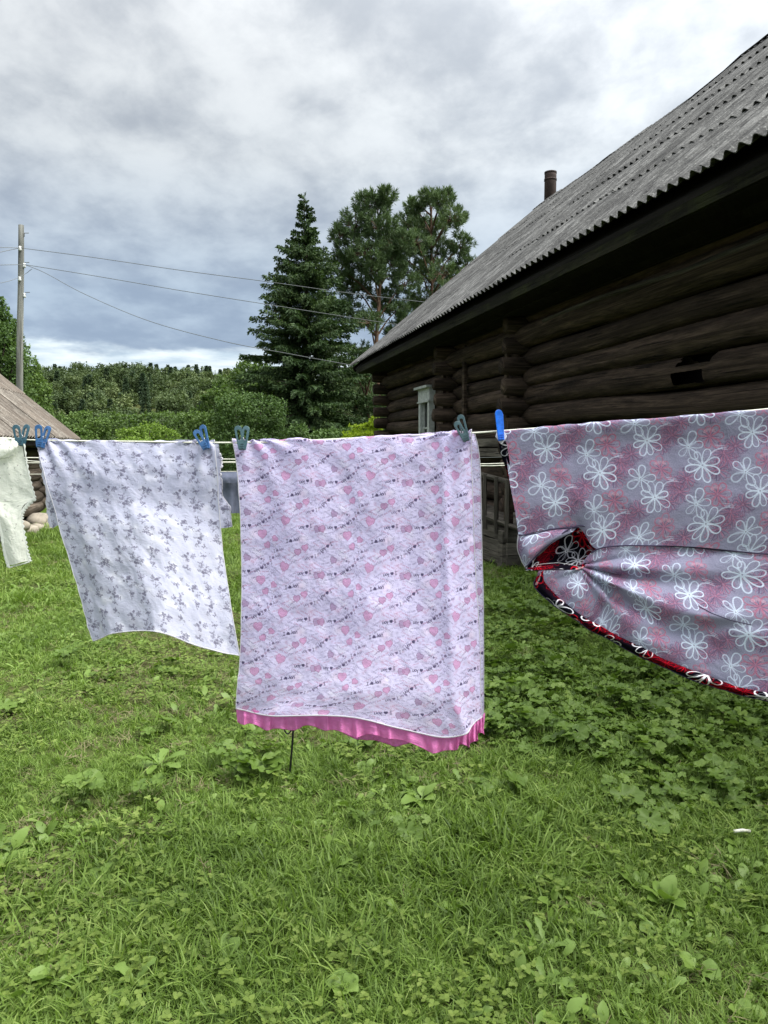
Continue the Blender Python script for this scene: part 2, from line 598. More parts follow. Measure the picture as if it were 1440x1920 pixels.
def print_hearts():
    rs = random.Random(5)
    W, H = 1024, 512
    t = Tile(W, H, (0.87, 0.85, 0.965))
    faint = (0.62, 0.59, 0.72)
    K = 1.25

    def T(x, y): return (x - 255) * K, (y - 120) * 1.235
    for i in range(30):
        x, y = rs.uniform(0, W), rs.uniform(0, H)
        t.soft(x, y, rs.uniform(22, 50), rs.choice([(.96, .95, 1.0), (.83, .80, .90), (.93, .83, .92)]), .45)
    for i in range(150):
        x, y = (i * 0.618034 % 1) * W + rs.uniform(-20, 20), i / 150 * H + rs.uniform(-10, 10)
        an = rs.choice([-.55, -.35, .45, .6, -.1]) + rs.uniform(-.1, .1) + rs.choice([0, PI])
        if i % 4 == 0:
            rose(t, x, y, rs.uniform(16, 24), rs.choice([faint, (0.72, 0.58, 0.70)]), .75)
        else:
            text(t, 'I love you', x, y, rs.uniform(17, 22), an, rs.choice([faint, faint, (0.74, .57, .70)]), rs.uniform(.45, .9), 3.2)
    pink, grey, mauve = (0.83, 0.60, 0.76), (0.69, 0.58, 0.72), (0.76, 0.57, 0.72)
    for (x, y, r, an, c) in [(245, 475, 42, .3, pink), (850, 190, 42, -.1, pink), (900, 287, 30, -.6, pink), (372, 338, 31, -.1, mauve),
                             (440, 300, 31, -.2, pink), (712, 408, 32, .5, grey), 
                             (552, 132, 32, .5, grey), (600, 128, 34, -.4, mauve),
                             (968, 640, 28, .7, pink)]:
        X, Y = T(x, y)
        t.heart(X, Y, r * K * .98, an, c, .9, hatch=True)
    dk, md = (0.38, 0.35, 0.47), (0.52, 0.48, 0.60)
    f = PI
    for (s, x, y, h, an, c, w) in [('I * you', 320, 220, 29, f - .1, dk, 6.4), ('I * you', 440, 118, 29, -.12, dk, 6.2),
                                   ('* you', 700, 125, 29, .03, dk, 6.2), ('I * you', 845, 95, 28, -.42, dk, 6.2),
                                   ('I * you', 650, 300, 30, -.5, dk, 6.6), ('I * you', 495, 392, 26, -.2, md, 5.6),
                                   ('I * you', 965, 380, 25, f - .25, md, 5.0),
                                   ('I * you', 185, 315, 24, f - .2, md, 5.0),
                                   ('I * you', 80, 470, 26, -.35, md, 5.4), 
                                   ('* you', 590, 350, 20, -.2, md, 4.2), ('I * you', 830, 415, 20, .5, md, 4.2)]:
        X, Y = T(x, y)
        text(t, s, X, Y, h * K * .98, an, c, 1.0, w)
    return t.image('hearts_print')


def bouquet(t, rs, x, y, R, col, al):
    n = rs.randint(5, 7)
    for k in range(n):
        a = rs.uniform(0, 2 * PI)
        d = R * rs.uniform(.1, .62)
        fx, fy = x + d * math.cos(a), y + d * math.sin(a)
        for j in range(6):
            b = j * PI / 3 + a
            t.dot(fx + R * .13 * math.cos(b), fy + R * .13 * math.sin(b), R * .075, col, al)
        t.dot(fx, fy, R * .05, tuple(c * .8 for c in col), al)
    for k in range(rs.randint(4, 6)):
        a = rs.uniform(0, 2 * PI)
        pts = [(x, y), (x + R * .6 * math.cos(a), y + R * .6 * math.sin(a)), (x + R * 1.05 * math.cos(a + .25), y + R * 1.05 * math.sin(a + .25))]
        t.seg(pts, 2.2, col, al * .8)
        for j in range(5):
            q = .55 + j * .12
            b = a + .2
            t.dot(x + R * q * math.cos(b) + R * .09 * (-1) ** j * -math.sin(b), y + R * q * math.sin(b) + R * .09 * (-1) ** j * math.cos(b),
                  R * .07, col, al, 1.8, b)


def print_sprigs():
    rs = random.Random(3)
    t = Tile(1024, 1024, (0.775, 0.785, 0.865))
    for i in range(30):  # soft blotches: blurred shadow of the back layer, painted into the print
        x, y = rs.uniform(0, 1024), rs.uniform(0, 1024)
        t.soft(x, y, rs.uniform(35, 70), rs.choice([(.76, .76, .83), (.80, .80, .87), (.93, .93, .97)]), .6)
    col = (0.50, 0.495, 0.575)
    for (x, y) in [(130, 110), (640, 150), (380, 370), (900, 400), (140, 640), (650, 660), (400, 890), (910, 920)]:
        bouquet(t, rs, x + rs.uniform(-20, 20), y + rs.uniform(-20, 20), rs.uniform(84, 98), col, .9)
    for (x, y) in [(380, 120), (890, 130), (130, 380), (640, 400), (390, 630), (900, 660), (150, 880), (660, 910)]:
        bouquet(t, rs, x + rs.uniform(-20, 20), y + rs.uniform(-20, 20), rs.uniform(50, 64), col, .85)
    for i in range(30):
        bouquet(t, rs, rs.uniform(0, 1024), rs.uniform(0, 1024), rs.uniform(34, 50), col, .7)
    for i in range(30):
        t.dot(rs.uniform(0, 1024), rs.uniform(0, 1024), 7, col, .7)
    return t.image('sprig_print')


def print_cream():
    rs = random.Random(8)
    t = Tile(512, 512, (0.90, 0.915, 0.875))
    for i in range(12):
        x, y = rs.uniform(0, 512), rs.uniform(0, 512)
        for k in range(6):
            t.dot(x + rs.uniform(-14, 14), y + rs.uniform(-10, 10), rs.uniform(3, 6), rs.choice([(.50, .56, .50), (.60, .54, .56)]), .85, rs.uniform(.5, 1), rs.uniform(0, 3))
    return t.image('cream_print')


def petals(t, x, y, R, n, a0, col, w, al, inner=None, fat=.30, rs=random):
    for k in range(n):
        a = a0 + 2 * PI * k / n + rs.uniform(-.16, .16)
        L = R * rs.uniform(.80, 1.12)
        pts = []
        for i in range(19):
            s = i / 18
            ph = s * 2 * PI
            r = L * (0.12 + 0.88 * (1 - math.cos(ph)) / 2)
            sw = fat * L * math.sin(ph) * (0.35 + 0.65 * (1 - math.cos(ph)) / 2) * 1.15
            pts.append((x + r * math.cos(a) - sw * math.sin(a), y + r * math.sin(a) + sw * math.cos(a)))
        t.seg(pts, w * rs.uniform(.7, 1.25), col, al * rs.uniform(.72, 1))
        if inner:
            t.seg([(x + R * .15 * math.cos(a), y + R * .15 * math.sin(a)), (x + L * .62 * math.cos(a + .05), y + L * .62 * math.sin(a + .05))], w * .6, inner, al * .8)
    t.seg(circ(x, y, R * .09, R * .09, 6), w * .7, col, al)


def print_floral(outer):
    rs = random.Random(21)
    W, H = 1024, 576
    base = (0.035, 0.035, 0.075) if outer else (0.585, 0.585, 0.685)
    t = Tile(W, H, base)
    if outer:
        white, red, mar, lin = (0.93, 0.93, 0.95), (0.80, 0.06, 0.13), (0.55, 0.03, 0.10), (0.12, 0.02, 0.06)
    else:
        white, red, mar, lin = (0.84, 0.89, 0.97), (0.72, 0.46, 0.56), (0.58, 0.46, 0.58), (0.42, 0.36, 0.48)
    # dense dark scribbled flowers
    lay = [(60, 110), (572, 398)]
    for (x, y) in lay:
        for (dx, dy) in ((-150, -130), (330, 90), (250, 250), (-60, -260)):
            X, Y = x + dx, y + dy
            t.soft(X, Y, 95, mar if not outer else (.30, .02, .07), .34 if not outer else .3)
            for k in range(3):
                petals(t, X, Y, rs.uniform(85, 125), 9, rs.uniform(0, 6), (lin, mar, red)[k], 5.5, .75, None, .22, rs)
            for k in range(24):
                a = rs.uniform(0, 2 * PI)
                t.seg([(X + 14 * math.cos(a), Y + 14 * math.sin(a)), (X + 115 * math.cos(a + .1), Y + 115 * math.sin(a + .1))], 4.0, lin, .62)
    for (x, y) in lay:
        X, Y = x + 215, y - 85
        t.soft(X, Y, 80, red, .34 if not outer else .22)
        petals(t, X, Y, 126, 7, rs.uniform(0, 6), red, 12, .95, lin, .31, rs)
        petals(t, X, Y, 80, 7, rs.uniform(0, 6), mar, 5, .6, None, .25, rs)
        for k in range(3):
            a = -2.2 + k * .6
            t.dot(X + 70 * math.cos(a), Y + 70 * math.sin(a), 15, (.84, .66, .74) if not outer else (.95, .9, .9), .55, 1.7, a)
        for k in range(3):
            t.seg([(x + 260 + k * 12, y + 5 + k * 18), (x + 350 + k * 10, y + 20 + k * 18)], 7, white, .6)
    for (x, y) in lay:
        petals(t, x, y, 150, 5, -1.25, white, 12, .9, None, .28, rs)
        petals(t, x, y, 100, 5, -.6, white, 5, .55, None, .2, rs)
        petals(t, x + 112, y + 196, 96, 8, -.6, white, 4.5, .5, None, .18, rs)
        petals(t, x + 112, y + 196, 160, 8, -1.0, white, 12, .93, None, .24, rs)
        t.seg([(x + 205, y + 90), (x + 250, y + 55), (x + 320, y + 40)], 12, white, .6)
    if not outer:
        n = RNG.normal(0, 1, (H, W))
        n = (n + np.roll(n, 1, 0) + np.roll(n, 2, 0)) * 0.034
        t.a += n[..., None]
    return t.image('floral_outer_print' if outer else 'floral_inner_print')


def cloth_mat(name, img=None, tile=(0.2, 0.1), col=None, trans=0.4, weave=900, rough=0.95, gain=1.0, wr=0.5):
    m, k, out = new_mat(name)
    uv = k.new('ShaderNodeTexCoord').outputs['UV']
    if img is not None:
        mp = k.mapping(uv, scale=(1 / tile[0], 1 / tile[1], 1))
        ti = k.new('ShaderNodeTexImage')
        ti.image = img
        ti.extension = 'REPEAT'
        k.l.new(mp, ti.inputs[0])
        c = ti.outputs[0]
    else:
        n0 = k.noise(uv, 30, 4, 0.6)
        c = k.mix(k.mapr(n0, 0.3, 0.7), tuple(x * .9 for x in col), tuple(min(1, x * 1.05) for x in col))
    if gain != 1.0:
        c = k.vmath('SCALE', c, gain)
    patchy = k.mapr(k.noise(uv, 7, 3, 0.6), 0.38, 0.62, 0.25, 1.25)
    cr = k.math('MULTIPLY', k.noise(uv, 34, 5, 0.62, 1.2), patchy)         # small creases left by washing
    cr2 = k.noise(k.mapping(uv, scale=(1, 2.2, 1), rot=(0, 0, .5)), 75, 3, 0.6, 0.8)
    we = k.noise(uv, weave, 1, 0.5)
    h = k.math('ADD', k.math('ADD', k.math('MULTIPLY', cr, 0.7), k.math('MULTIPLY', cr2, 0.28)), k.math('MULTIPLY', we, 0.04))
    bn = k.new('ShaderNodeBump')
    bn.inputs['Strength'].default_value = wr
    bn.inputs['Distance'].default_value = 0.012
    k.l.new(h, bn.inputs['Height'])
    d = k.new('ShaderNodeBsdfPrincipled')
    k.put(d.inputs['Base Color'], c)
    d.inputs['Roughness'].default_value = rough
    d.inputs['Specular IOR Level'].default_value = 0.05
    k.l.new(bn.outputs[0], d.inputs['Normal'])
    t = k.new('ShaderNodeBsdfTranslucent')
    k.put(t.inputs[0], c)
    k.l.new(bn.outputs[0], t.inputs['Normal'])
    mx = k.new('ShaderNodeMixShader')
    mx.inputs[0].default_value = trans
    k.l.new(d.outputs[0], mx.inputs[1]); k.l.new(t.outputs[0], mx.inputs[2])
    k.l.new(mx.outputs[0], out.inputs[0])
    return m


PXM = 1.9 / FPX        # metres per photo pixel at the washing line
M['hearts'] = cloth_mat('hearts_cotton', print_hearts(), (163 * PXM, 81.5 * PXM), trans=.42, wr=.34)
M['sprigs'] = cloth_mat('sprig_cotton', print_sprigs(), (138 * PXM, 124 * PXM), trans=.42, wr=.34)
M['cream'] = cloth_mat('cream_cotton', print_cream(), (70 * PXM, 70 * PXM), trans=.4)
M['floral_in'] = cloth_mat('floral_cloth_inside', print_floral(False), (174 * PXM, 98 * PXM), trans=.3, wr=.25)
M['floral_out'] = cloth_mat('floral_cloth_outside', print_floral(True), (193 * PXM, 106 * PXM), trans=.05, wr=.3)
M['pink'] = cloth_mat('pink_cotton', None, col=(0.88, 0.28, 0.62), trans=.35)
M['white_cloth'] = cloth_mat('white_cotton', None, col=(0.80, 0.80, 0.84), trans=.35)
M['lace'] = cloth_mat('cream_lace', None, col=(0.82, 0.85, 0.80), trans=.4)
M['seam'] = cloth_mat('dark_overlock_seam', None, col=(0.06, 0.05, 0.09), trans=0)
M['blue_sheet'] = cloth_mat('blue_grey_sheet', None, col=(0.13, 0.145, 0.20), trans=.1)
# ------------------------------------------------------------------ terrain
def sstep(x, a, b):
    t = np.clip((np.asarray(x, float) - a) / (b - a), 0, 1)
    return t * t * (3 - 2 * t)


def gz(x, y):
    """ground height"""
    x, y = np.asarray(x, float), np.asarray(y, float)
    near = 0.035 * fbm(x * 0.55 + 3, y * 0.55, 3, 40) * (1 - sstep(y, 60, 90))
    valley = -9.0 * sstep(y, 34, 105)
    hill = 34.0 * sstep(y + 0.12 * np.abs(x), 110, 330) * (1 - 0.22 * sstep(x, -70, 60)) * (1 + 0.0 * x)
    rough = 1.2 * fbm(x * 0.02, y * 0.02, 3, 5) * sstep(y, 60, 160)
    return near + valley + hill + rough


def gz1(x, y): return float(gz(np.array([x]), np.array([y]))[0])


def build_ground():
    xs = np.concatenate([-np.geomspace(900, 7, 46), np.linspace(-6.8, 6.8, 69), np.geomspace(7, 900, 46)])
    ys = np.concatenate([-np.geomspace(300, 2.2, 16), np.linspace(-2, 12, 71), np.geomspace(12.3, 1200, 90)])
    X, Y = np.meshgrid(xs, ys)
    Z = gz(X, Y)
    v = np.stack([X, Y, Z], -1).reshape(-1, 3)
    n, m_ = len(ys), len(xs)
    i, j = np.meshgrid(np.arange(n - 1), np.arange(m_ - 1), indexing='ij')
    a = (i * m_ + j).ravel()
    f = np.stack([a, a + 1, a + m_ + 1, a + m_], -1)
    m, k, out = new_mat('lawn_soil')
    geo = k.new('ShaderNodeNewGeometry')
    p = geo.outputs['Position']
    n1 = k.noise(p, 1.3, 5, 0.65)
    n2 = k.noise(p, 28, 4, 0.7)
    n3 = k.noise(p, 0.35, 3, 0.6)
    c = k.mix(k.mapr(n2, 0.35, 0.65), (0.035, 0.040, 0.014), (0.095, 0.105, 0.034))
    c = k.mix(k.math('MULTIPLY', k.mapr(n1, 0.52, 0.68), 0.6), c, (0.10, 0.085, 0.05))
    c = k.mix(k.math('MULTIPLY', k.mapr(n3, 0.4, 0.65), 0.4), c, (0.05, 0.09, 0.022))
    b = principled(k, c, 0.95, 0.1, n2, 0.6, 0.03)
    k.l.new(b.outputs[0], out.inputs[0])
    o = link('ground', mesh('ground', v, f, m, True))
    o['kind'] = 'structure'
    return o


build_ground()


# ------------------------------------------------------------------ scattering of uncountable growth
def proto_collection(name, meshes):
    c = bpy.data.collections.new(name)
    for i, me in enumerate(meshes):
        o = bpy.data.objects.new('%s_%02d' % (name, i), me)
        c.objects.link(o)
    return c


def scatter(name, pts, rots, scales, idx, coll, **props):
    me = bpy.data.meshes.new(name)
    n = len(pts)
    me.vertices.add(n)
    me.vertices.foreach_set('co', np.asarray(pts, np.float32).ravel())
    a = me.attributes.new('rot', 'FLOAT_VECTOR', 'POINT'); a.data.foreach_set('vector', np.asarray(rots, np.float32).ravel())
    a = me.attributes.new('scl', 'FLOAT', 'POINT'); a.data.foreach_set('value', np.asarray(scales, np.float32).ravel())
    a = me.attributes.new('idx', 'INT', 'POINT'); a.data.foreach_set('value', np.asarray(idx, np.int32).ravel())
    o = link(name, me)
    for a_, b_ in props.items(): o[a_] = b_
    ng = bpy.data.node_groups.new(name + '_nodes', 'GeometryNodeTree')
    ng.interface.new_socket('Geometry', in_out='INPUT', socket_type='NodeSocketGeometry')
    ng.interface.new_socket('Geometry', in_out='OUTPUT', socket_type='NodeSocketGeometry')
    gi = ng.nodes.new('NodeGroupInput'); go = ng.nodes.new('NodeGroupOutput')
    ip = ng.nodes.new('GeometryNodeInstanceOnPoints')
    ci = ng.nodes.new('GeometryNodeCollectionInfo')
    ci.inputs['Collection'].default_value = coll
    ci.inputs['Separate Children'].default_value = True
    ci.inputs['Reset Children'].default_value = True
    ip.inputs['Pick Instance'].default_value = True

    def attr(nm, ty):
        q = ng.nodes.new('GeometryNodeInputNamedAttribute')
        q.data_type = ty
        q.inputs['Name'].default_value = nm
        return [s for s in q.outputs if s.enabled and s.name == 'Attribute'][0]
    L = ng.links
    L.new(gi.outputs[0], ip.inputs['Points'])
    L.new(ci.outputs[0], ip.inputs['Instance'])
    L.new(attr('idx', 'INT'), ip.inputs['Instance Index'])
    L.new(attr('rot', 'FLOAT_VECTOR'), ip.inputs['Rotation'])
    L.new(attr('scl', 'FLOAT'), ip.inputs['Scale'])
    L.new(ip.outputs[0], go.inputs[0])
    md = o.modifiers.new('scatter', 'NODES')
    md.node_group = ng
    return o


def leaf(mb, base, az, L, W, pitch, curl, prof, fold=0.25, segs=6, wav=0.0, twist=0.0, roll=0.0):
    """one leaf blade: 2 x segs quads about a midrib; prof(t) gives the half width"""
    d = Vector((math.cos(az), math.sin(az), 0))
    s = Vector((-math.sin(az), math.cos(az), 0))
    p = Vector(base)
    an = pitch
    v, f = [], []
    for i in range(segs + 1):
        t = i / segs
        hw = W * prof(t) + 1e-5
        up = Vector((0, 0, 1)) * math.cos(an) - d * math.sin(an)
        sv = (s * math.cos(roll + twist * t) + up * math.sin(roll + twist * t))
        wv = wav * math.sin(t * 17 + az * 3) * hw
        v += [p - sv * hw + up * (hw * fold + wv), p.copy(), p + sv * hw + up * (hw * fold - wv)]
        p = p + (d * math.cos(an) + Vector((0, 0, 1)) * math.sin(an)) * (L / segs)
        an -= curl / segs
    for i in range(segs):
        a = i * 3
        f += [(a, a + 1, a + 4, a + 3), (a + 1, a + 2, a + 5, a + 4)]
    mb.add(v, f)


def blade(mb, base, az, L, W, pitch, curl, segs=4):
    d = Vector((math.cos(az), math.sin(az), 0)); s = Vector((-math.sin(az), math.cos(az), 0))
    p = Vector(base); an = pitch
    v, f = [], []
    for i in range(segs):
        t = i / segs
        hw = W * (1 - t * t * 0.8)
        v += [p - s * hw, p + s * hw]
        p = p + (d * math.cos(an) + Vector((0, 0, 1)) * math.sin(an)) * (L / segs)
        an -= curl / segs
    v.append(p)
    for i in range(segs - 1):
        a = 2 * i
        f.append((a, a + 1, a + 3, a + 2))
    a = 2 * (segs - 1)
    f.append((a, a + 1, a + 2))
    mb.add(v, f)


M['grass'] = foliage_mat('grass_blades', (0.055, 0.100, 0.018), (0.170, 0.265, 0.050), (0.35, 0.43, 0.14), 0.35, 0.5, 1.7, 0.25)
M['dry'] = foliage_mat('dry_grass', (0.12, 0.105, 0.055), (0.26, 0.23, 0.13), None, 0.2, 0.7, 2)
M['leaf_broad'] = foliage_mat('plantain_leaf', (0.080, 0.145, 0.026), (0.165, 0.26, 0.05), (0.27, 0.37, 0.11), 0.3, 0.45, 2.0, 0.35)
M['leaf_mallow'] = foliage_mat('mallow_leaf', (0.060, 0.110, 0.018), (0.120, 0.195, 0.035), (0.19, 0.27, 0.062), 0.3, 0.5, 2.0, 0.3)
M['clover'] = foliage_mat('clover_leaf', (0.075, 0.120, 0.020), (0.150, 0.215, 0.040), (0.23, 0.29, 0.08), 0.3, 0.55, 2.0, 0.25)


def ovate(t): return (math.sin(PI * min(1, t) ** 0.85)) ** 0.75 if 0 < t < 1 else 0.04
def petiolate(t): return 0.10 if t < 0.22 else ovate((t - 0.22) / 0.78)
def jagged(t): return (0.12 + 0.88 * t ** 0.6) * (0.45 + 0.55 * abs(math.sin(t * PI * 4.5 + .5))) * (1 if t < .93 else .35)


def tuft(seed, n, Lm, lean=0.6, W=0.0024, spread=0.03):
    random.seed(seed)
    mb = MB()
    for _ in range(n):
        r = spread * math.sqrt(random.random()); a = random.uniform(0, 2 * PI)
        L = Lm * random.uniform(0.45, 1.25)
        blade(mb, (r * math.cos(a), r * math.sin(a), -0.005), random.uniform(0, 2 * PI), L, W * random.uniform(.6, 1.4),
              random.uniform(0.55, 1.5), random.uniform(0.2, 2.2) * lean)
    return mesh('tuft', mb.v, mb.f, M['grass'])


def lobed(mb, c, R, lobes, az, tilt, nx):
    """round mallow-like leaf with a notch at the stalk"""
    n = lobes * 4
    v = [Vector((0, 0, 0))]
    for i in range(n + 1):
        a = (i / n) * (2 * PI - 0.7) + 0.35
        q = abs(math.sin(i / n * lobes * PI))
        r = R * (0.80 + 0.22 * q ** 0.6)
        v.append(Vector((-r * math.cos(a), r * math.sin(a), R * (0.10 + 0.10 * math.cos(i / n * lobes * 2 * PI)) + 0.2 * R * random.uniform(-.3, .6))))
    # ring half way for curvature
    v2 = [Vector((p.x * .5, p.y * .5, p.z * .15)) for p in v[1:]]
    verts = v + v2
    M_ = Euler((tilt * math.cos(nx), tilt * math.sin(nx), az)).to_matrix()
    verts = [M_ @ p + Vector(c) for p in verts]
    f = []
    k = n + 1
    for i in range(n):
        f.append((0, 1 + k + i, 1 + k + i + 1))
        f.append((1 + k + i, 1 + i, 2 + i, 2 + k + i))
    mb.add(verts, f)


def mallow(seed, n=6, hgt=0.10, R=0.038):
    random.seed(seed)
    mb = MB()
    for i in range(n):
        a = random.uniform(0, 2 * PI); r = random.uniform(.01, .09)
        c = (r * math.cos(a), r * math.sin(a), hgt * random.uniform(.25, 1.2))
        mb.tube([(0, 0, -.01), (c[0] * .6, c[1] * .6, c[2] * .7), c], .0012, 3, False)
        lobed(mb, c, R * random.uniform(.45, 1.25), random.choice([5, 6, 7]), random.uniform(0, 6.3), random.uniform(0, .6), random.uniform(0, 6.3))
    return mesh('mallow', mb.v, mb.f, M['leaf_mallow'], True)


def plantain_mb(n, L, W, seed, prof=petiolate, low=0.15, high=0.9, wav=.12):
    random.seed(seed)
    mb = MB()
    for i in range(n):
        az = i / n * 2 * PI + random.uniform(-.35, .35)
        leaf(mb, (0, 0, 0.002), az, L * random.uniform(.7, 1.15), W * random.uniform(.75, 1.15), random.uniform(low, high), random.uniform(.4, 1.5),
             prof, random.uniform(.1, .35), 8, wav, random.uniform(-.5, .5), random.uniform(-.3, .3))
    return mb


def clover(seed):
    random.seed(seed)
    mb = MB()
    for i in range(9):
        x, y = random.gauss(0, .035), random.gauss(0, .035)
        h = random.uniform(.02, .055)
        a0 = random.uniform(0, 6.3)
        for k in range(3):
            leaf(mb, (x, y, h), a0 + k * 2.09, random.uniform(.010, .016), .006, random.uniform(-.1, .4), .3, ovate, .2, 3)
    return mesh('clover', mb.v, mb.f, M['clover'], True)


def in_view(x, y, m=0.6): return np.abs(x) < 0.56 * y + m + 0.03 * y


def spread_points(n, y0, y1, power=1.0, margin=0.9):
    """random points over the part of the yard the camera can see, with a margin"""
    y = y0 + (y1 - y0) * RNG.random(n) ** power
    # area grows with y
    keep = RNG.random(n) < (0.56 * y + margin) / (0.56 * y1 + margin)
    y = y[keep]
    x = (RNG.random(len(y)) * 2 - 1) * (0.56 * y + margin)
    return x, y


def off_buildings(x, y):
    a, s = to_barn(x, y)
    ok = ~((a > BARN_AW - 0.05) & (s < 19.9))
    ok &= ~((a > PORCH_A - .05) & (a < BARN_AW) & (s > PORCH_S - .05) & (s < 13.2))
    a2 = (x - SHED_O[0]) * SHED_N[0] + (y - SHED_O[1]) * SHED_N[1]
    s2 = (x - SHED_O[0]) * SHED_D[0] + (y - SHED_O[1]) * SHED_D[1]
    ok &= ~((a2 > -0.1) & (s2 < 0.1))
    return ok
# ------------------------------------------------------------------ log barn on the right
TH = math.atan(330 / FPX * math.cos(PITCH))
BN = Vector((math.cos(TH), math.sin(TH), 0))
BD = Vector((-math.sin(TH), math.cos(TH), 0))
BARN_AE, BARN_AW, PORCH_A, PORCH_S = 3.8, 4.6, 3.62, 8.7
UP = Vector((0, 0, 1))


def to_barn(x, y):
    return x * BN.x + y * BN.y, x * BD.x + y * BD.y


def B(a, s, z): return BN * a + BD * s + UP * z


def hit_plane(px, py, a, n=None, o=None):
    """where the photo ray meets the vertical plane n.P = a"""
    n = n or BN
    p1 = P(px, py, 1.0); c = Vector((0, 0, CAMZ)); r = p1 - c
    t = (a - n.dot(Vector((0, 0, 0)) - (o or Vector((0, 0, 0)))) * 0 - n.dot(c) + (n.dot(o) if o else 0)) / n.dot(r)
    q = c + r * t
    return q


def s_at(px, a): return BD.dot(hit_plane(px, 800, a))


Z_EAVE = hit_plane(1000, 502, BARN_AE).z
RIDGE_A = BARN_AE + 5.35
Z_RIDGE = hit_plane(1240, 227, RIDGE_A).z
S_FAR = s_at(660, BARN_AE)
S_NEAR = -4.6
PHI = math.atan((Z_RIDGE - Z_EAVE) / (RIDGE_A - BARN_AE))
S1 = s_at(974, BARN_AW)      # first cross wall
S2 = s_at(843, BARN_AW)      # second cross wall
S3 = s_at(722, BARN_AW)      # far corner
print('barn', Z_EAVE, Z_RIDGE, math.degrees(PHI), S_FAR, S1, S2, S3)
ZPL = 3.18                   # top of the light-edged log


def log_mesh(L, r, n=14, wob=0.012, seed=0, taper=0.0, step=0.35, end_taper=0.0, flat=1.0, ends=(1, 1)):
    """a hewn round log along +x, uneven, with cracked faces left to the material"""
    random.seed(seed)
    k = max(2, int(L / step))
    v, uv, f = [], [], []
    ph = [random.uniform(0, 10) for _ in range(4)]
    for i in range(k + 1):
        x = L * i / k
        q = 1 - taper * i / k
        if end_taper and ((i == 0 and ends[0]) or (i == k and ends[1])): q *= (1 - end_taper)
        cy = wob * math.sin(x * 0.7 + ph[0]); cz = wob * 1.4 * math.sin(x * 0.55 + ph[1]) + wob * .5 * math.sin(x * 1.9 + ph[3])
        for j in range(n):
            a = 2 * PI * j / n
            rr = r * q * (1 + 0.05 * math.sin(3 * a + ph[2]) + 0.035 * math.sin(5 * a + x * 1.1 + ph[0]) + 0.03 * random.uniform(-1, 1))
            v.append((x, cy + rr * math.cos(a), cz + rr * math.sin(a) * flat))
            uv.append((x, j / n))
    for i in range(k):
        for j in range(n):
            j2 = (j + 1) % n
            f.append((i * n + j, (i + 1) * n + j, (i + 1) * n + j2, i * n + j2))
    f.append(tuple(range(n)))
    f.append(tuple(reversed([k * n + j for j in range(n)])))
    return mesh('log', v, f, M['log_wood'], True, uv)


def orient(x_axis, z_axis=UP):
    x = x_axis.normalized(); z = (z_axis - x * z_axis.dot(x)).normalized(); y = z.cross(x)
    m = Matrix.Identity(4)
    for i in range(3):
        m[i][0], m[i][1], m[i][2] = x[i], y[i], z[i]
    return m


def place(o, pos, rotm):
    m = rotm.copy()
    m.translation = pos
    # parents are unrotated empties: express in the parent's space
    if o.parent is not None:
        m = Matrix.Translation(-Vector(o.parent.location)) @ m
    o.matrix_basis = m


barn = thing('log_barn', 'long dark log barn with a weathered grey corrugated roof and a hole in its wall', 'building', B(BARN_AW, 8, 0))
ALONG = orient(BD)
ACROSS = orient(-BN)


def wall_section(s0, s1, rows, r, seed, skip=None, ztop=None, mat=None):
    for i in range(rows):
        z = 0.18 + i * 0.30
        segs = [(s0, s1)]
        if skip:
            for (i0, a0, a1) in skip:
                if i == i0: segs = []
        for (a0, a1) in segs:
            me = log_mesh(a1 - a0, r * random.uniform(.90, 1.03), seed=seed * 100 + i + int(a0 * 10), wob=.02, end_taper=.12, ends=(a0 == s0, a1 == s1))
            if mat: me.materials[0] = mat
            o = link('log', me, barn)
            place(o, B(BARN_AW + .16 + random.uniform(-.015, .015), a0, z), ALONG)


def hole_s(px): return BD.dot(hit_plane(px, 690, BARN_AW))


HS0, HS1 = hole_s(1326), hole_s(1266)
random.seed(5)
zh = hit_plane(1290, 690, BARN_AW).z
row_h = int(round((zh - 0.18) / 0.30 - 0.5))
wall_section(S_NEAR, S1 - 0.05, 10, .158, 1, skip=[(row_h, S1 - .05, S1 - .05), (row_h + 1, S1 - .05, S1 - .05)])
import bmesh
for hr in (row_h, row_h + 1):
    # these two logs are broken through: faces inside the ragged opening are cut away
    zc_ = 0.18 + hr * .30
    a_, b_ = S_NEAR, S1 - .05
    me = log_mesh(b_ - a_, .158, n=32, seed=700 + hr, wob=.012, step=.045, end_taper=.12, ends=(0, 1))
    bm_ = bmesh.new(); bm_.from_mesh(me)
    cut = []
    for f_ in bm_.faces:
        c_ = f_.calc_center_median()
        s_w, z_w = a_ + c_.x, zc_ + c_.z
        jg = .014 * math.sin(c_.z * 90 + hr)
        up_ = z_w > zh - .005
        lo, hi = (HS0 - .02, HS1 + .0) if up_ else (HS0 + .05 - (z_w - zh) * .25, HS1 + .06)
        if lo + jg < s_w < hi + jg and (zh - .14 < z_w < zh - .018 or zh + .018 < z_w < zh + .14):
            cut.append(f_)
    bmesh.ops.delete(bm_, geom=cut, context='FACES')
    bm_.to_mesh(me); bm_.free()
    o = link('log', me, barn)
    place(o, B(BARN_AW + .16, a_, zc_), ALONG)
wall_section(S1 + .12, S2 - .05, 10, .156, 2)
ws0, ws1 = s_at(812, BARN_AW), s_at(786, BARN_AW)
wall_section(S2 + .12, S3 + .1, 10, .156, 3)
# plate log with the pale edge and the darker logs above it
for q, (z, out, rr) in enumerate([(ZPL + .01, .10, .17), (ZPL + .31, .0, .155), (ZPL + .60, 0, .15)]):
    o = link('plate_log', log_mesh(S_FAR - S_NEAR - .4, rr, seed=900 + q, step=.5), barn)
    place(o, B(BARN_AW + .16 - out, S_NEAR, z), ALONG)
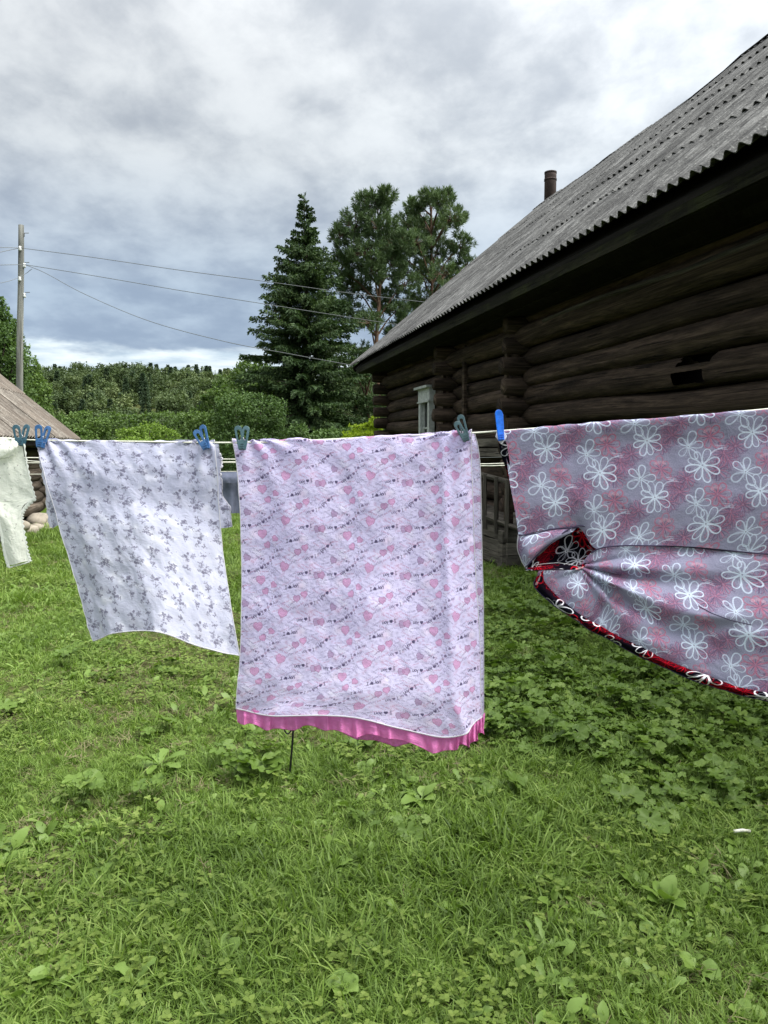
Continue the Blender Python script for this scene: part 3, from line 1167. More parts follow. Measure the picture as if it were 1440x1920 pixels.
# pale split on the edge of the plate
mb = MB()
mb.tube([B(BARN_AW - .10, s, ZPL + .07 + .02 * math.sin(s * 1.7)) for s in np.linspace(1, 9.6, 26)], .03, 6, True, .3)
o = mb.build('edge_strip', M['log_grey'], barn, True); o.matrix_parent_inverse = Matrix.Translation(-Vector(barn.location))


def world_off(p):
    off = Vector((0, 0, 0))
    while p is not None:
        off = off + Vector(p.location) + p.matrix_parent_inverse.translation; p = p.parent
    return off


def wchild(mb, name, mat, parent, smooth=False, **kw):
    """child mesh whose vertices were given in world space"""
    o = mb.build(name, mat, parent, smooth, **kw)
    o.matrix_parent_inverse = Matrix.Translation(-world_off(parent))
    return o


for ss, n_, seed in ((S1, 12, 21), (S2, 12, 22), (S3, 12, 23)):
    for i in range(n_):
        z = 0.33 + i * 0.30
        L = .30 + random.uniform(-.05, .05)
        me = log_mesh(L + .35, .145 * random.uniform(.9, 1.05), seed=seed * 50 + i, wob=.0, step=.25, end_taper=.14)
        o = link('log_end', me, barn)
        place(o, B(BARN_AW + .36, ss + random.uniform(-.03, .03), z), ACROSS)
# stone plinth and backing painted black as interior shade, gable and back wall
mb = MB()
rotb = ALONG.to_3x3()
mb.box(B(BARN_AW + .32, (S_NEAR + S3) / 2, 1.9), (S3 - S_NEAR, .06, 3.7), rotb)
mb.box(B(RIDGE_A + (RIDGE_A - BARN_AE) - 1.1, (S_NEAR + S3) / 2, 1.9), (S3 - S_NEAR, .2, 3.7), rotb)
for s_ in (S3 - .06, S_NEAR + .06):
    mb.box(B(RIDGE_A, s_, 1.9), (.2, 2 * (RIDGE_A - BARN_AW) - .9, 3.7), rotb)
wchild(mb, 'inner_shade_wall', M['inside_shade'], barn)
# gable triangles
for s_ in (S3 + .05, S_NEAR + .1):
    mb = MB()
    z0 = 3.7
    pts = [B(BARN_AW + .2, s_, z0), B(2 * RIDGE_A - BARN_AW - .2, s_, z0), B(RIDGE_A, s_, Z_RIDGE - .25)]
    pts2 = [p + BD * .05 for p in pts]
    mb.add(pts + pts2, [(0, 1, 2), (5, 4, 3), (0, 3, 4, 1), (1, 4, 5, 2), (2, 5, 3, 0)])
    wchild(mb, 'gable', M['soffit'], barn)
# vertical boards at the cross walls
mb = MB()
for px_, w_ in ((947, .10), (868, .12), (829, .12)):
    s_ = s_at(px_, BARN_AW - .05)
    mb = MB(); mb.box(B(BARN_AW - .03, s_, 1.75), (w_, .05, 3.2), rotb)
    wchild(mb, 'corner_post', M['log_wood'], barn)
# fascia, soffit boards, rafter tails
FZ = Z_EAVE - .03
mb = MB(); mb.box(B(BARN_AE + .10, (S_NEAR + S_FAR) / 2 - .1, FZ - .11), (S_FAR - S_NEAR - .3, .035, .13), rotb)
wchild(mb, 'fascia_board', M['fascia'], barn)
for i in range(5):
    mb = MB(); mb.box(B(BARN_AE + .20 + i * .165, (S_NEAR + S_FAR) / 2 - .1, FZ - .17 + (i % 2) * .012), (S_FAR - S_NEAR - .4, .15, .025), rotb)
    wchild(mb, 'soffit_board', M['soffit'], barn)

# roof: sheathing slab, corrugated sheets, ridge cap
def corr_mesh(name, wid, length, mat, waves=7.5, pitch=.15, amp=.026, th=.008, per=8):
    n = int(waves * per)
    v, f = [], []
    for side in (0, 1):
        for j, y in enumerate((0, length)):
            for i in range(n + 1):
                x = wid * i / n
                v.append((x, y, amp * math.cos(2 * PI * waves * i / n) - side * th))
    k = n + 1
    top, bot = 0, 2 * k
    for i in range(n):
        f.append((i, i + 1, k + i + 1, k + i))
        f.append((bot + i + 1, bot + i, bot + k + i, bot + k + i + 1))
        f.append((bot + i, bot + i + 1, i + 1, i))
        f.append((k + i, k + i + 1, bot + k + i + 1, bot + k + i))
    me = mesh(name, v, f, mat)
    return me


def roof_slope(parent, origin, xdir, nrm_in, ph, length_s, slope_len, mat, seed, sheet_l=1.75, row=1.36, lift=.012, sagf=None):
    """corrugated sheets laid in rows up a slope. origin: eave point, xdir: along the eave, nrm_in: horizontal direction up-slope"""
    rs = random.Random(seed)
    rows = int(math.ceil(slope_len / row))
    cols = int(math.ceil(length_s / 1.05))
    sheet = corr_mesh('roofing_sheet', 1.125, sheet_l, mat)
    last = corr_mesh('roofing_sheet', 1.125, max(.3, slope_len - (rows - 1) * row + .05), mat)
    tilt = math.atan(lift / sheet_l)
    off = world_off(parent)
    for r in range(rows):
        for c in range(cols):
            a = ph - tilt * 1.6 + rs.uniform(-.004, .004)
            u = nrm_in * math.cos(a) + UP * math.sin(a)
            nn = xdir.cross(u)
            w = .0 if c % 2 else .006
            pos = origin + xdir * (c * 1.05 + rs.uniform(-.006, .006)) + (nrm_in * math.cos(ph) + UP * math.sin(ph)) * (r * row + rs.uniform(-.02, .02)) \
                + nn * (lift * 1.7 + .03 + w + rs.uniform(0, .005))
            if sagf: pos = pos + UP * sagf(c * 1.05, r / rows)
            m = Matrix.Identity(4)
            yaw = rs.uniform(-.004, .004)
            xx = (xdir + u * yaw).normalized(); uu = (u - xdir * yaw).normalized()
            for i in range(3):
                m[i][0], m[i][1], m[i][2], m[i][3] = xx[i], uu[i], nn[i], pos[i] - off[i]
            o = link('roofing_sheet', sheet if r < rows - 1 else last, parent)
            o.matrix_basis = m


mb = MB()
SL = (RIDGE_A - BARN_AE) / math.cos(PHI)
for sg in (0, 1):
    e0 = (BARN_AE + .08, Z_EAVE - .05); r0 = (RIDGE_A, Z_RIDGE - .09)
    if sg: e0 = (2 * RIDGE_A - e0[0], e0[1])
    a = [B(e0[0], S_NEAR, e0[1]), B(e0[0], S_FAR - .12, e0[1]), B(r0[0], S_FAR - .12, r0[1]), B(r0[0], S_NEAR, r0[1])]
    b = [q - UP * .05 for q in a]
    mb.add(a + b, [(0, 1, 2, 3), (7, 6, 5, 4), (0, 4, 5, 1), (1, 5, 6, 2), (2, 6, 7, 3), (3, 7, 4, 0)])
roof = wchild(mb, 'roof', M['soffit'], barn)


def sag(c, t):
    s = S_FAR - c
    return t * (.10 * math.exp(-((s - 9.5) / 3.0) ** 2) - .06 * math.exp(-((s - 15) / 3) ** 2) + .03 * math.sin(s * 1.3))


# the roof part carries its sheets; it has identity location so sheets are placed relative to the barn
roof_slope_parent = roof
roof_slope(roof, B(BARN_AE, S_FAR, Z_EAVE), -BD, BN, PHI, S_FAR - S_NEAR, SL, M['slate'], 3, sagf=sag)
mb = MB()
for (q0, q1) in ((0, 1),):
    a = [B(2 * RIDGE_A - BARN_AE, S_NEAR, Z_EAVE), B(2 * RIDGE_A - BARN_AE, S_FAR, Z_EAVE), B(RIDGE_A, S_FAR, Z_RIDGE + .03), B(RIDGE_A, S_NEAR, Z_RIDGE + .03)]
    b = [q + UP * .03 for q in a]
    mb.add(a + b, [(3, 2, 1, 0), (4, 5, 6, 7), (0, 1, 5, 4), (1, 2, 6, 5), (2, 3, 7, 6), (3, 0, 4, 7)])
wchild(mb, 'back_roof', M['slate'], barn)
mb = MB()
rp = [B(RIDGE_A, s_, Z_RIDGE + .07 + sag(S_FAR - s_, 1)) for s_ in np.linspace(S_NEAR, S_FAR, 60)]
for sgn in (-1, 1):
    v, f = [], []
    for i, q in enumerate(rp):
        jz = .012 * math.sin(i * 2.3)
        v += [q + UP * (.03 + jz), q + BN * (sgn * .17) + UP * (-.10 + jz), q + BN * (sgn * .17) + UP * (-.12 + jz)]
    for i in range(len(rp) - 1):
        a = i * 3
        f += [(a, a + 3, a + 4, a + 1), (a + 1, a + 4, a + 5, a + 2)]
    mb.add(v, f)
wchild(mb, 'ridge_cap', M['soffit'], barn)
# barge board on the far gable
mb = MB()
u_ = BN * math.cos(PHI) + UP * math.sin(PHI)
q0, q1 = B(BARN_AE + .05, S_FAR - .07, Z_EAVE - .10), B(RIDGE_A, S_FAR - .07, Z_RIDGE - .12)
mb.box((q0 + q1) / 2, ((q1 - q0).length, .03, .14), orient(u_, UP).to_3x3())
wchild(mb, 'barge_board', M['soffit'], barn)
# chimney pipe near the far end of the ridge
cs = BD.dot(hit_plane(1031, 392, RIDGE_A + .25))
cb, ct = hit_plane(1031, 430, RIDGE_A + .25), hit_plane(1032, 324, RIDGE_A + .25)
mb = MB()
mb.tube([B(RIDGE_A + .25, cs, Z_RIDGE - .5), B(RIDGE_A + .25, cs, ct.z - .10), B(RIDGE_A + .25, cs, ct.z)], [.165, .165, .165], 16)
mb.tube([B(RIDGE_A + .25, cs, ct.z - .22), B(RIDGE_A + .25, cs, ct.z - .17)], .176, 16)
mb.tube([B(RIDGE_A + .25, cs, ct.z - .03), B(RIDGE_A + .25, cs, ct.z + .015)], .172, 16)
wchild(mb, 'chimney', M['rust_pipe'], barn, True)

# window in the far section
wt = hit_plane(798, 727, BARN_AW - .08).z
wc = (s_at(809, BARN_AW - .08) + s_at(787, BARN_AW - .08)) / 2
ww = s_at(788, BARN_AW - .08) - s_at(808, BARN_AW - .08)
wb = .95
mb = MB()
AWp = BARN_AW - .06
for sgn in (-1, 1):
    mb.box(B(AWp, wc + sgn * (ww / 2 - .07), (wt + wb) / 2 - .05), (.13, .12, wt - wb - .1), rotb)
mb.box(B(AWp, wc, wb), (ww, .14, .12), rotb)
mb.box(B(AWp, wc, wt - .16), (ww + .04, .13, .30), rotb)
win = wchild(mb, 'window', M['white_frame'], barn)
mb = MB()
mb.box(B(AWp - .09, wc, wt), (ww + .16, .12, .05), rotb)
mb.box(B(AWp - .075, wc, wt - .30), (ww + .06, .03, .03), rotb)
wchild(mb, 'window_cornice', M['white_frame'], win)
mb = MB()
iw = ww - .28
for sgn in (-1, 1):
    mb.box(B(AWp + .03, wc + sgn * iw / 2, (wt - .32 + wb) / 2), (.04, .03, wt - .36 - wb), rotb)
mb.box(B(AWp + .03, wc, wt - .85), (iw, .026, .04), rotb)
mb.box(B(AWp + .03, wc, (wb + wt - .85) / 2), (.035, .022, wt - .85 - wb), rotb)
wchild(mb, 'sash', M['white_frame'], win)
mb = MB(); mb.box(B(AWp + .06, wc, (wt + wb) / 2 - .1), (iw, .012, wt - wb - .25), rotb)
wchild(mb, 'pane', M['glass'], win)

# ------------------------------------------------------------------ porch with the log base and railing
def pin(px, py, a=PORCH_A): return hit_plane(px, py, a)


pc = hit_plane(944, 1062, PORCH_A)
PORCH_S = BD.dot(pc)
print('porch corner', pc, PORCH_S)
porch = thing('porch', 'low grey log porch base with an old leaning wooden railing against the barn wall', 'porch', B(PORCH_A, PORCH_S, pc.z))
zb = max(pc.z, gz1(pc.x, pc.y)) - .05
for i in range(3):
    z = zb + .10 + i * .165
    for kind in (0, 1):
        mb = MB()
        h = .155
        if kind == 0:
            c0 = B(PORCH_A + .07, PORCH_S + 2.1 - .12, z + .02)
            mb.box(c0, (4.2, .14, h), rotb)
        else:
            c0 = B(PORCH_A + .55, PORCH_S - .0, z)
            mb.box(c0, (.15, 1.2, h), rotb)
        bm_name = 'base_log'
        wchild(mb, bm_name, M['log_grey'], porch)
# deck
for i in range(6):
    mb = MB(); mb.box(B(PORCH_A + .12 + i * .165, PORCH_S + 1.95, zb + .56), (4.2, .15, .035), rotb)
    wchild(mb, 'deck_board', M['log_grey'], porch)
# railing: measured on the porch face
ra, rb_ = pin(890, 886), pin(962, 906)
la, lb_ = pin(890, 960), pin(972, 992)
for nm, (q0, q1), rr in (('top_rail', (ra, rb_), .035), ('bottom_rail', (la, lb_), .032)):
    mb = MB(); d_ = (q1 - q0).normalized()
    mb.tube([q0 - d_ * 1.6, q0, q1, q1 + d_ * .12], rr, 6, True, .15)
    wchild(mb, nm, M['log_grey'], porch, False)
for px_ in (879, 897, 916, 938, 957):
    tp = ra.lerp(rb_, (px_ - 890) / 72) + UP * .03
    bt = la.lerp(lb_, (px_ - 890) / 82) - UP * .16
    mb = MB(); mb.tube([tp - BN * .035, (tp + bt) / 2 - BN * .035, bt - BN * .035], [.028, .032, .028], 5, True, .1)
    wchild(mb, 'baluster', M['log_grey'], porch)
mb = MB(); mb.box(B(PORCH_A + .05, PORCH_S - .02, zb + 1.15), (.09, .09, 1.3), rotb)
wchild(mb, 'rail_post', M['log_wood'], porch)
# grey boards stacked on the wall behind the line
for i, (z0, z1) in enumerate(((841, 857), (823, 834))):
    p0, p1 = hit_plane(870, z0, BARN_AW - .12), hit_plane(955, z0, BARN_AW - .12)
    mb = MB(); mb.box((p0 + p1) / 2 - UP * .06, ((p1 - p0).length, .05, .13), rotb)
    wchild(mb, 'wall_board', M['log_grey'], porch)

# ------------------------------------------------------------------ small log shed on the left
T2 = math.atan(260 / FPX)
SHED_D = Vector((-math.sin(T2), math.cos(T2), 0))
SHED_N = Vector((-math.cos(T2), -math.sin(T2), 0))      # into the building, up the roof
sc_ = P(86, 985, 14.5)
SHED_O = Vector((sc_.x, sc_.y, 0))
SG = gz1(SHED_O.x, SHED_O.y)


def H(a, s, z): return SHED_O + SHED_N * a + SHED_D * s + UP * z


shed = thing('log_shed', 'low log shed on boulders with a steep brown-grey corrugated roof at the left edge', 'shed', H(0, -3, 0))
SAL = orient(SHED_D); SAC = orient(-SHED_N)
for i in range(7):
    o = link('log', log_mesh(7.5, .128, seed=300 + i), shed); o.data.materials[0] = M['log_shed']
    place(o, H(.1 + random.uniform(-.02, .02), -7.6, .38 + i * .205), SAL)
    o = link('log_end', log_mesh(.55, .105 * random.uniform(.85, 1.1), seed=320 + i, wob=0, step=.2, end_taper=.2), shed); o.data.materials[0] = M['log_shed']
    place(o, H(.30, -.12 + random.uniform(-.02, .02), .48 + i * .205), SAC)
    o = link('log_end', log_mesh(.4, .115 * random.uniform(.85, 1.1), seed=340 + i, wob=0, step=.2, end_taper=.2), shed); o.data.materials[0] = M['log_shed']
    place(o, H(.1, -.15, .38 + i * .205), SAL)
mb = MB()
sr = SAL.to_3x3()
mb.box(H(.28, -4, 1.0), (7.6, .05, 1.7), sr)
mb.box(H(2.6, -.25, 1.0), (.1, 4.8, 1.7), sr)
wchild(mb, 'inner_shade_wall', M['inside_shade'], shed)
EZ = P(140, 826, 15.3)
e_a = SHED_N.dot(EZ - SHED_O); e_s = SHED_D.dot(EZ - SHED_O)
# slope of the rake from the photo: it leaves the frame at (0, 708)
best = None
for deg in np.arange(25, 58, .5):
    q = EZ + (SHED_N * math.cos(math.radians(deg)) + UP * math.sin(math.radians(deg))) * 1.5
    px_ = 720 + q.x / q.y * FPX; py_ = 835 - (q.z - CAMZ) / q.y * FPX
    sl = (826 - py_) / (140 - px_)
    if best is None or abs(sl - .84) < best[0]: best = (abs(sl - .84), deg)
PH2 = math.radians(best[1])
print('shed eave', e_a, e_s, EZ.z, 'pitch', best[1])
mb = MB()
WS = 3.3
a0 = e_a + .05
za = EZ.z - .05
p_e0, p_e1 = H(a0, -8, za), H(a0, e_s - .1, za)
p_r0, p_r1 = H(a0 + WS, -8, za + WS * math.tan(PH2)), H(a0 + WS, e_s - .1, za + WS * math.tan(PH2))
a = [p_e0, p_e1, p_r1, p_r0]; b = [q - UP * .05 for q in a]
mb.add(a + b, [(3, 2, 1, 0), (4, 5, 6, 7), (0, 1, 5, 4), (1, 2, 6, 5), (2, 3, 7, 6), (3, 0, 4, 7)])
p_b0, p_b1 = H(a0 + 2 * WS, -8, za), H(a0 + 2 * WS, e_s - .1, za)
a = [p_r0, p_r1, p_b1, p_b0]; b = [q - UP * .05 for q in a]
mb.add(a + b, [(3, 2, 1, 0), (4, 5, 6, 7), (0, 1, 5, 4), (1, 2, 6, 5), (2, 3, 7, 6), (3, 0, 4, 7)])
sroof = wchild(mb, 'roof', M['soffit'], shed)
nsh = 8.0
roof_slope(sroof, H(e_a, e_s - nsh - .13 + .0, EZ.z), SHED_D, SHED_N, PH2, nsh, WS / math.cos(PH2), M['slate_warm'], 9)
mb = MB()
z0 = 1.75
pts = [H(.2, -.2, z0), H(2 * WS - .5, -.2, z0), H(a0 + WS, -.2, za + WS * math.tan(PH2) - .1)]
mb.add(pts + [p + SHED_D * .05 for p in pts], [(0, 1, 2), (5, 4, 3), (0, 3, 4, 1), (1, 4, 5, 2), (2, 5, 3, 0)])
wchild(mb, 'gable', M['log_shed'], shed)
rs = random.Random(4)


def stone_mesh(seed, fl=.6):
    import bmesh
    bm = bmesh.new()
    bmesh.ops.create_icosphere(bm, subdivisions=2, radius=1)
    r = random.Random(seed)
    o3 = Vector((r.uniform(-5, 5), r.uniform(-5, 5), 0))
    for v in bm.verts:
        n = float(vnoise(v.co.x * 1.3 + o3.x, v.co.y * 1.3 + v.co.z * 2 + o3.y, seed))
        v.co *= 1 + .16 * n
        v.co.z *= fl
    me = bpy.data.meshes.new('stone'); bm.to_mesh(me); bm.free()
    me.polygons.foreach_set('use_smooth', np.ones(len(me.polygons), bool))
    me.materials.append(M['stone'])
    return me


st = [stone_mesh(i) for i in range(4)]
for i in range(20):
    o = link('stone', st[i % 4], shed)
    s_ = .15 - i * .36 + rs.uniform(-.05, .05)
    q = H(-.05 + rs.uniform(-.1, .05), s_, 0.07 + (.12 if i % 3 == 0 else 0)) - Vector(shed.location)
    o.location = q; o.rotation_euler = (rs.uniform(-.2, .2), rs.uniform(-.2, .2), rs.uniform(0, 6)); o.scale = [rs.uniform(.15, .24)] * 3
for i in range(9):
    o = link('stone', st[(i + 1) % 4], shed)
    q = H(-.30 + rs.uniform(-.18, .1), .18 - i * .17, .03 + .05 * (i % 2)) - Vector(shed.location)
    o.location = q; o.rotation_euler = (0, 0, rs.uniform(0, 6)); o.scale = [rs.uniform(.10, .16)] * 3

# ------------------------------------------------------------------ utility pole and overhead wires
DP = 25.0
pb, pt = P(37, 745, DP), P(39.5, 422, DP)
gp = gz1(pb.x, DP)
pole = thing('utility_pole', 'tall bare grey wooden pole with insulators rising behind the shed roof', 'utility pole', (pb.x, DP, gp))
mb = MB()
base = pb + (pb - pt) * ((pb.z - gp) / (pt.z - pb.z))
mb.tube([base.lerp(pt, t) + Vector((.012 * math.sin(t * 9), 0, 0)) for t in np.linspace(0, 1, 14)], list(np.linspace(.125, .085, 14)), 12, True, .03)
wchild(mb, 'pole', M['pole_wood'], pole, True)
for (px_, py_, dy) in ((37.5, 466, -.13), (45.5, 498, -.02), (37, 523, -.13), (46, 554, 0)):
    q = P(px_, py_, DP + dy)
    mb = MB(); mb.tube([q - UP * .07, q - UP * .02, q + UP * .02, q + UP * .07], [.035, .05, .03, .045], 10)
    wchild(mb, 'insulator', M['porcelain'], pole, True)
for (px_, py_) in ((46, 443), (47, 498), (48, 554)):
    q = P(px_, py_, DP)
    mb = MB(); mb.tube([P(39, py_ + 3, DP), q, q + UP * .10, q + Vector((.14, 0, .10))], .014, 5)
    wchild(mb, 'bracket', M['wire'], pole)


def wire(label, pts, rad=.009, name='overhead_wire', mat='wire', cat='wire', group=None):
    """pts: (px, py, D) anchors; a smooth curve between them"""
    w = [P(*q) for q in pts]
    cur = []
    for i in range(len(w) - 1):
        p0, p1, p2, p3 = w[max(i - 1, 0)], w[i], w[i + 1], w[min(i + 2, len(w) - 1)]
        for t in np.linspace(0, 1, 12, endpoint=False):
            cur.append(0.5 * ((2 * p1) + (p2 - p0) * t + (2 * p0 - 5 * p1 + 4 * p2 - p3) * t * t + (3 * p1 - p0 - 3 * p2 + p3) * t ** 3))
    cur.append(w[-1])
    mb = MB(); mb.tube(cur, rad, 6)
    o = mb.build(name, M[mat], None, True)
    o['label'] = label; o['category'] = cat
    if group: o['group'] = group
    return o


G = 'overhead wires from the pole to the barn'
wire('uppermost overhead wire sagging from the pole across the pine trees', [(39, 465, 24.8), (170, 482, 24.2), (340, 507, 23.5), (500, 528, 22.8), (650, 549, 22.0), (800, 567, 21.3)], group=G)
wire('middle overhead wire sagging from the pole across the spruce and pine', [(46, 496, 24.9), (170, 516, 24.3), (340, 545, 23.5), (490, 569, 22.8), (700, 602, 22.0), (800, 616, 21.5)], group=G)
wire('lowest overhead wire running steeply down from the pole to the barn eave corner', [(46, 496, 24.95), (85, 512, 24.7), (160, 552, 24), (280, 602, 23), (420, 640, 22), (540, 663, 21.2), (660, 685, 20.4)], group=G)
wire('overhead wire leaving the pole to the left at its topmost insulator', [(39, 465, 24.8), (0, 464, 22), (-60, 466, 18)])
wire('short overhead wire slanting down left from the top insulator of the pole', [(37, 465, 24.8), (0, 473, 22), (-60, 490, 18)])
wire('overhead wire leaving the pole to the left at the middle bracket', [(46, 496, 24.9), (0, 497, 22), (-60, 500, 18)])
wire('thin wire curling down left from the middle bracket across the pole', [(60, 504, 24.6), (45, 515, 24.7), (20, 526, 23), (-20, 535, 20)], .008)
# ------------------------------------------------------------------ trees
def fm(name, c1, c2, c3=None, trans=.25, ns=.5, iw=.45):
    M[name] = foliage_mat(name, c1, c2, c3, trans, .6, ns, .2, iw)


fm('spruce_needles', (0.014, 0.032, 0.013), (0.042, 0.076, 0.026), (0.095, 0.14, 0.04), .15)
fm('pine_needles', (0.047, 0.078, 0.035), (0.097, 0.146, 0.061), (0.162, 0.209, 0.088), .15)
fm('bush_dark', (0.030, 0.061, 0.019), (0.074, 0.128, 0.038), (0.121, 0.189, 0.061), .25)
fm('bush_mid', (0.047, 0.084, 0.024), (0.101, 0.162, 0.043), (0.162, 0.230, 0.068), .3)
fm('bush_light', (0.101, 0.162, 0.034), (0.216, 0.324, 0.061), (0.311, 0.432, 0.081), .35)
fm('bush_yellow', (0.189, 0.257, 0.027), (0.378, 0.486, 0.047), (0.513, 0.621, 0.081), .4)
fm('forest_leaves', (0.034, 0.056, 0.024), (0.076, 0.110, 0.042), (0.135, 0.165, 0.060), .2, .03, .12)
fm('forest_needles', (0.034, 0.062, 0.034), (0.058, 0.090, 0.045), None, .2, .03, .12)
M['bark_dark'] = wood_mat('dark_bark', (0.03, 0.025, 0.02), (0.10, 0.08, 0.065), sx=3, sy=6)
M['bark_pine'] = wood_mat('pine_bark', (0.05, 0.034, 0.025), (0.14, 0.085, 0.055), sx=4, sy=5)


def diamonds(c, d, up, L, W):
    """numpy arrays -> leaf-shaped quads. c base, d direction, up side hint"""
    s = np.cross(d, up)
    s /= np.linalg.norm(s, axis=1, keepdims=True) + 1e-9
    L, W = L[:, None], W[:, None]
    v = np.stack([c, c + d * L * .45 + s * W, c + d * L, c + d * L * .45 - s * W], 1).reshape(-1, 3)
    n = len(c)
    f = np.arange(n * 4).reshape(n, 4)
    return v, f


def rand_unit(n):
    v = RNG.normal(size=(n, 3))
    return v / np.linalg.norm(v, axis=1, keepdims=True)


def nchild(name, v, f, mat, parent=None):
    return link(name, mesh(name, v, f, M[mat]), parent)


def spruce(loc, Ht, R, label, seed, group=None, name='spruce_tree', dens=1.0, bare=.6):
    rs = np.random.default_rng(seed)
    t = thing(name, label, 'tree', loc, 0, group)
    mb = MB()
    mb.tube([(0.03 * math.sin(z), 0.03 * math.cos(z * 1.3), z) for z in np.linspace(-.3, Ht * .985, 16)], list(np.linspace(R * .07, .012, 16)), 9)
    C, D_, U, L_, W_ = [], [], [], [], []
    z = bare
    bm = MB()
    while z < Ht - .25:
        q = (z - bare) / (Ht - bare)
        nb = int((8 if q < .85 else 5))
        for k in range(nb):
            az = rs.uniform(0, 2 * PI)
            L = R * (1 - q) ** .92 * rs.uniform(.62, 1.12) + .08
            if q > .8: L *= .75
            el0 = -.25 + .85 * q + rs.uniform(-.12, .12)
            zz = z + rs.uniform(-.25, .25)
            n = max(5, int(L * 15))
            ts = (np.arange(n) + .5) / n
            drop = -.32 * L * ts ** 1.2 * (1 - q * .8) + .20 * L * np.maximum(ts - .55, 0) ** 1.4
            hx = L * ts
            px_ = hx * math.cos(az); py_ = hx * math.sin(az); pz = zz + hx * math.sin(el0) * .55 + drop
            if L > .8 and rs.random() < .5:
                bm.tube([(px_[i], py_[i], pz[i]) for i in range(0, n, max(1, n // 4))], .014, 3, False)
            m = max(4, int(10 * dens))
            for i in range(n):
                spread = .42 * (1 - ts[i] * .65) * (0.35 + .65 * min(1, L / 1.5))
                mm = m if ts[i] > .25 else m // 2
                side = rs.uniform(-1, 1, mm)
                off = np.abs(side) * spread * min(1.0, L)
                dirx = math.cos(az) * .75 - np.sign(side) * math.sin(az) * .65
                diry = math.sin(az) * .75 + np.sign(side) * math.cos(az) * .65
                c = np.stack([px_[i] - np.sign(side) * math.sin(az) * off * .8 + math.cos(az) * off * .3,
                              py_[i] + np.sign(side) * math.cos(az) * off * .8 + math.sin(az) * off * .3,
                              pz[i] - off * rs.uniform(.1, 1.25, mm) + rs.uniform(-.03, .03, mm)], -1)
                d = np.stack([dirx, diry, rs.uniform(-1.2, .35, mm)], -1)
                d /= np.linalg.norm(d, axis=1, keepdims=True)
                C.append(c); D_.append(d); L_.append(rs.uniform(.10, .22, mm) * (1.05 - .45 * q)); W_.append(rs.uniform(.018, .038, mm))
        z += .15 + .07 * (1 - q) * rs.uniform(.8, 1.2)
    # leader tip
    m = 60
    zt = rs.uniform(Ht - .7, Ht, m); a = rs.uniform(0, 2 * PI, m)
    C.append(np.stack([0 * zt, 0 * zt, zt], -1)); d = np.stack([np.cos(a) * .6, np.sin(a) * .6, .8 + 0 * a], -1)
    D_.append(d); L_.append(rs.uniform(.06, .16, m) * (1 + (Ht - zt))); W_.append(np.full(m, .012))
    C, D_, L_, W_ = map(np.concatenate, (C, D_, L_, W_))
    v, f = diamonds(C, D_, rand_unit(len(C)), L_, W_)
    mb.build('trunk', M['bark_dark'], t, True)
    nchild('crown', v, f, 'spruce_needles', t)
    if bm.v: bm.build('branch', M['bark_dark'], t)
    return t


def pine(loc, Ht, clumps, label, seed, lean=0.0, name='pine_tree', trunk_r=.16, spikes=34, group=None):
    """clumps: list of (dx, dz, rx, rz, count) lobes in metres relative to the base"""
    rs = np.random.default_rng(seed); random.seed(seed)
    t = thing(name, label, 'tree', loc, 0, group)
    mb = MB()
    tp = [Vector((lean * (z / Ht) ** 2 + .08 * math.sin(z * .9 + seed), .05 * math.sin(z * .7), z)) for z in np.linspace(-.3, Ht * .95, 18)]
    mb.tube(tp, list(np.linspace(trunk_r, .03, 18)), 10, True, .04)
    mb.build('trunk', M['bark_pine'], t, True)
    bm = MB()
    C, D_, L_, W_ = [], [], [], []
    for (dx, dy, dz, rx, rz, n) in clumps:
        cen = Vector((dx, dy, dz))
        # limb from the trunk to the lobe
        zt = max(.5, dz - rx * .7 - abs(dx) * .35)
        k = min(17, max(0, int(zt / (Ht * .95) * 17)))
        b0 = tp[k]
        bm.tube([b0, b0.lerp(cen, .5) + Vector((0, 0, .12)), cen], [.05, .035, .02], 5, False)
        for i in range(n):
            u = rs.normal(size=3); u /= np.linalg.norm(u)
            r = rs.uniform(.35, 1) ** .5
            c = np.array([dx + u[0] * rx * r, dy + u[1] * rx * r, dz + u[2] * rz * r])
            if i % 2 == 0:
                mid = cen.lerp(Vector(c), .5)
                bm.tube([cen - Vector((0, 0, rz * .3)), mid - Vector((0, 0, .06)), Vector(c)], [.016, .012, .006], 3, False)
            ax = np.array([u[0] * .7, u[1] * .7, .75 + .3 * rs.random()]); ax /= np.linalg.norm(ax)
            m = spikes
            d = rs.normal(size=(m, 3)) * .62 + ax
            d /= np.linalg.norm(d, axis=1, keepdims=True)
            base = c + d * .02 - ax * rs.uniform(0, .22, (m, 1))
            C.append(base); D_.append(d); L_.append(rs.uniform(.13, .27, m)); W_.append(rs.uniform(.011, .021, m))
    C, D_, L_, W_ = map(np.concatenate, (C, D_, L_, W_))
    v, f = diamonds(C, D_, rand_unit(len(C)), L_, W_)
    bm.build('branch', M['bark_pine'], t)
    nchild('crown', v, f, 'pine_needles', t)
    return t


